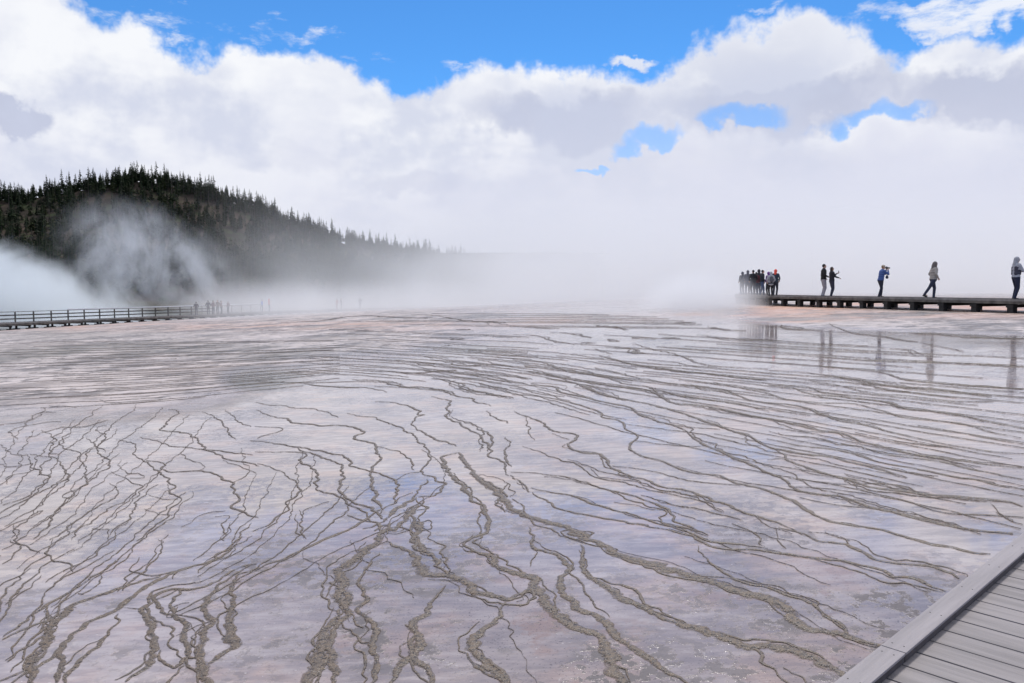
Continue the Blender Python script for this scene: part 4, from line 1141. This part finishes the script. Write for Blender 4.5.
KIND = [(13, 3.0, 1.5, 13, 0), (11, 2.5, 2.5, 12, 1), (15, 2.6, 4.0, 12, 0), (9, 2.8, .8, 13, 2), (14, 1.9, 6.0, 9, 1), (12, 3.3, 1.0, 14, 0)]
PRO = []
for q, (h, r, b_, dn, mi_) in enumerate(KIND):
    cv_, cf = crown_geo(50+q, h, r, b_, dn); tv, tf = trunk_geo(h, .2)
    cm = bpy.data.meshes.new('crown'); cm.from_pydata(cv_, [], cf); cm.materials.append(m_fol[mi_]); cm.update()
    tm = bpy.data.meshes.new('trunk'); tm.from_pydata(tv, [], tf); tm.materials.append(m_trunk); tm.update()
    PRO.append((cm, tm, cv_, cf, tv, tf, mi_))
# positions: dense on the crest and upper slope, patchy below
g = random.Random(5); SP = []
tries = 0
while len(SP) < 3300 and tries < 60000:
    tries += 1
    az = g.uniform(azel(-60, 288)[0], azel(500, 288)[0]); 
    d = DC-3+g.uniform(-6, 14) if g.random() < .22 else g.uniform(405, DC)
    hh = float(np.interp(az, caz, cel))*DC
    if hh < 8: continue
    dn = float(np_noise(np.array([az*DC]), np.array([d]), 45, 61, 3)[0])
    if d < DC-14 and dn < -.25+.25*(az < -.42)*(d < 540) and g.random() < .8: continue
    px = project(d*math.sin(az), d*math.cos(az), 0.)[0]
    SP.append((az, d, float(hill_h(np.array([az]), np.array([d]))[0]), (g.uniform(.45, .85) if g.random() < .75 else g.uniform(.85, 1.15)), g.randrange(6), g.uniform(0, 6.28), float(px)))
SP = [s for s in SP if -30 < s[6] < 520]
SP.sort(key=lambda s: -(KIND[s[4]][0]*s[3])/s[1]*(1.35 if s[1] > DC-14 else 1))
big, rest = SP[:300], SP[300:]
for (az, d, z, sc, kd, rz, px) in big:
    cm, tm = PRO[kd][:2]
    where = ('on the skyline of the hill' if d > DC-14 else 'on the slope of the hill')
    zone = 'left end' if px < 90 else ('summit' if px < 200 else ('right shoulder' if px < 300 else 'low tail in the steam'))
    t = thing('conifer_tree', (d*math.sin(az), d*math.cos(az), z), 'dark %s conifer %s, %s' % (['full', 'narrow', 'tall bare-stemmed', 'short bushy', 'thin spire', 'broad'][kd], where, zone), 'tree', 'conifers on the hill', rz)
    t.scale = (sc, sc, sc)
    for m_, nme in ((tm, 'trunk'), (cm, 'crown')):
        c_ = bpy.data.objects.new(nme, m_); COL.objects.link(c_); c_.parent = t
VV = []; FF = []; MI = []; nb = 0
for (az, d, z, sc, kd, rz, px) in rest:
    cm, tm, cv_, cf, tv, tf, mi_ = PRO[kd]
    c_, s_ = math.cos(rz)*sc, math.sin(rz)*sc; X0, Y0 = d*math.sin(az), d*math.cos(az)
    for (v_, f_, mm) in ((cv_, cf, mi_), (tv, tf, 3)):
        a = np.array(v_); VV.append(np.stack([a[:, 0]*c_-a[:, 1]*s_+X0, a[:, 0]*s_+a[:, 1]*c_+Y0, a[:, 2]*sc+z], -1))
        FF += [tuple(i+nb for i in f) for f in f_]; MI += [mm]*len(f_); nb += len(a)
fo = mesh_obj('forest', np.vstack(VV), FF, m_fol+[m_trunk], midx=MI)
tag(fo, 'dense dark conifer wood covering the hill behind the nearer trees', 'forest', kind='stuff')
print('trees', len(SP), 'forest verts', nb)
# ------------------------------------------------------------------ steam
def steam(name, lo, hi, build, label, col=(.975, .98, 1.), aniso=.0, step=None):
    c = [(a+b_)/2 for a, b_ in zip(lo, hi)]
    V = [(x-c[0], y-c[1], z-c[2]) for z in (lo[2], hi[2]) for (x, y) in ((lo[0], lo[1]), (hi[0], lo[1]), (hi[0], hi[1]), (lo[0], hi[1]))]
    m, nt = mat(name+'_vapour'); k = NT(nt)
    pos = k.n('ShaderNodeNewGeometry').outputs['Position']
    s = k.n('ShaderNodeSeparateXYZ'); k.l(pos, s.inputs[0]); X, Y, Z = s.outputs
    d = build(k, pos, X, Y, Z)
    for S_, a, b_ in zip((X, Y, Z), lo, hi):      # dies away before the edges of its air
        g_ = (b_-a)*.10
        d = k.m('MULTIPLY', d, k.ss(b_-.01*g_, b_-g_, S_))
        if S_ is not Z: d = k.m('MULTIPLY', d, k.ss(a+.01*g_, a+g_, S_))
    pv = k.n('ShaderNodeVolumePrincipled'); pv.inputs['Color'].default_value = (*col, 1); pv.inputs['Anisotropy'].default_value = aniso
    k.l(d, pv.inputs['Density']); o = k.n('ShaderNodeOutputMaterial'); k.l(pv.outputs[0], o.inputs['Volume'])
    if step: m.cycles.volume_step_rate = step
    ob = mesh_obj(name, V, [(0, 3, 2, 1), (4, 5, 6, 7), (0, 1, 5, 4), (1, 2, 6, 5), (2, 3, 7, 6), (3, 0, 4, 7)], m)
    ob.location = c
    return tag(ob, label, 'steam', kind='stuff')
def ell(k, X, Y, Z, c, r):
    q = None
    for a, cc, rr in zip((X, Y, Z), c, r):
        u = k.m('DIVIDE', k.m('SUBTRACT', a, cc), rr); u = k.m('MULTIPLY', u, u); q = u if q is None else k.m('ADD', q, u)
    return k.m('SUBTRACT', 1., k.m('SQRT', q))   # 1 in the centre, 0 at the shell
def d_main(k, pos, X, Y, Z):
    az = k.m('DIVIDE', X, Y)
    n = k.noise(pos, .035, 5, .62); n2 = k.noise(k.mapping(pos, (1, 1, 1.4), (40, 9, 3)), .11, 4, .6)
    ns = k.m('ADD', k.m('MULTIPLY', n, .65), k.m('MULTIPLY', n2, .35))
    azn = k.m('ADD', az, k.m('MULTIPLY', k.m('SUBTRACT', n, .5), .35))
    left = k.ss(-.27, .10, azn); left = k.m('MULTIPLY', left, left)
    frt = k.ss(56, 105, k.m('ADD', Y, k.m('MULTIPLY', k.m('SUBTRACT', n2, .5), 30)))
    top = k.ss(31, 2, k.m('ADD', Z, k.m('MULTIPLY', k.m('SUBTRACT', ns, .5), 26)))
    thin = k.m('ADD', k.m('MULTIPLY', k.ss(-.42, -.22, azn), .0075), k.m('MULTIPLY', left, .036))
    return k.m('MULTIPLY', k.m('MULTIPLY', thin, k.ss(.34, .60, ns)), k.m('MULTIPLY', frt, k.m('MULTIPLY', top, top)))
steam('steam_bank', (-110, 57, -4.4), (200, 290, 36), d_main, 'broad bank of white steam over the terrace, densest at centre', step=1.)
def d_left(k, pos, X, Y, Z):
    n = k.noise(pos, .075, 7, .66, .6); e = ell(k, X, Y, Z, (-98, 132, -3), (33, 34, 12.5))
    e2 = ell(k, X, Y, Z, (-72, 128, -5), (22, 26, 5.5))
    q = k.m('ADD', k.m('MAXIMUM', e, e2), k.m('MULTIPLY', k.m('SUBTRACT', n, .5), 2.3))
    return k.m('MULTIPLY', k.ss(.0, .6, q), .13)
steam('steam_plume', (-140, 92, -5), (-36, 172, 16), d_left, 'low dense bluish-white plume behind the railing at far left', col=(.93, .965, 1.0), step=1.)
def d_mid(k, pos, X, Y, Z):
    n = k.noise(k.mapping(pos, (1, 1, .7), (0, 20, 0), (0, .5, 0)), .085, 7, .72, .8)
    cx = k.m('SUBTRACT', -89., k.m('MULTIPLY', Z, .5))
    e = ell(k, k.m('SUBTRACT', X, cx), Y, Z, (0, 205, 8), (23, 30, 20))
    e2 = ell(k, X, Y, Z, (-72, 210, -3), (44, 26, 9))
    q = k.m('MAXIMUM', e, k.m('MULTIPLY', e2, .4))
    q = k.m('MULTIPLY', k.ss(0., .6, q), k.ss(.46, .60, n))
    return k.m('MULTIPLY', q, .055)
steam('steam_plume', (-132, 174.5, -4.6), (-22, 240, 31), d_mid, 'thin grey steam plume drifting up in front of the wooded hill', col=(.92, .94, 1.), step=.5)
def d_grp(k, pos, X, Y, Z):
    n = k.noise(pos, .22, 4, .6)
    e = ell(k, X, Y, Z, (12.3, 51.2, .4), (4.6, 7.5, 3.6))
    q = k.m('ADD', e, k.m('MULTIPLY', k.m('SUBTRACT', n, .5), .45))
    return k.m('MULTIPLY', k.ss(0, .6, q), .34)
steam('steam_wisp', (6.5, 43.5, .2), (20.5, 56.6, 6.5), d_grp, 'pale steam wisp veiling the left end of the right boardwalk', step=1.)
def d_edge(k, pos, X, Y, Z):
    n = k.noise(pos, .09, 4, .6); az = k.m('DIVIDE', X, Y)
    q = k.m('MULTIPLY', k.ss(58, 84, Y), k.ss(3.8, -.5, Z)); q = k.m('MULTIPLY', q, k.ss(.3, .62, n))
    return k.m('MULTIPLY', k.m('MULTIPLY', q, k.ss(-.46, -.30, az)), .045)
steam('steam_layer', (-66, 57.6, -4.3), (22, 124, 4.6), d_edge, 'thin ground-hugging steam layer along the far edge of the terrace', step=1.)
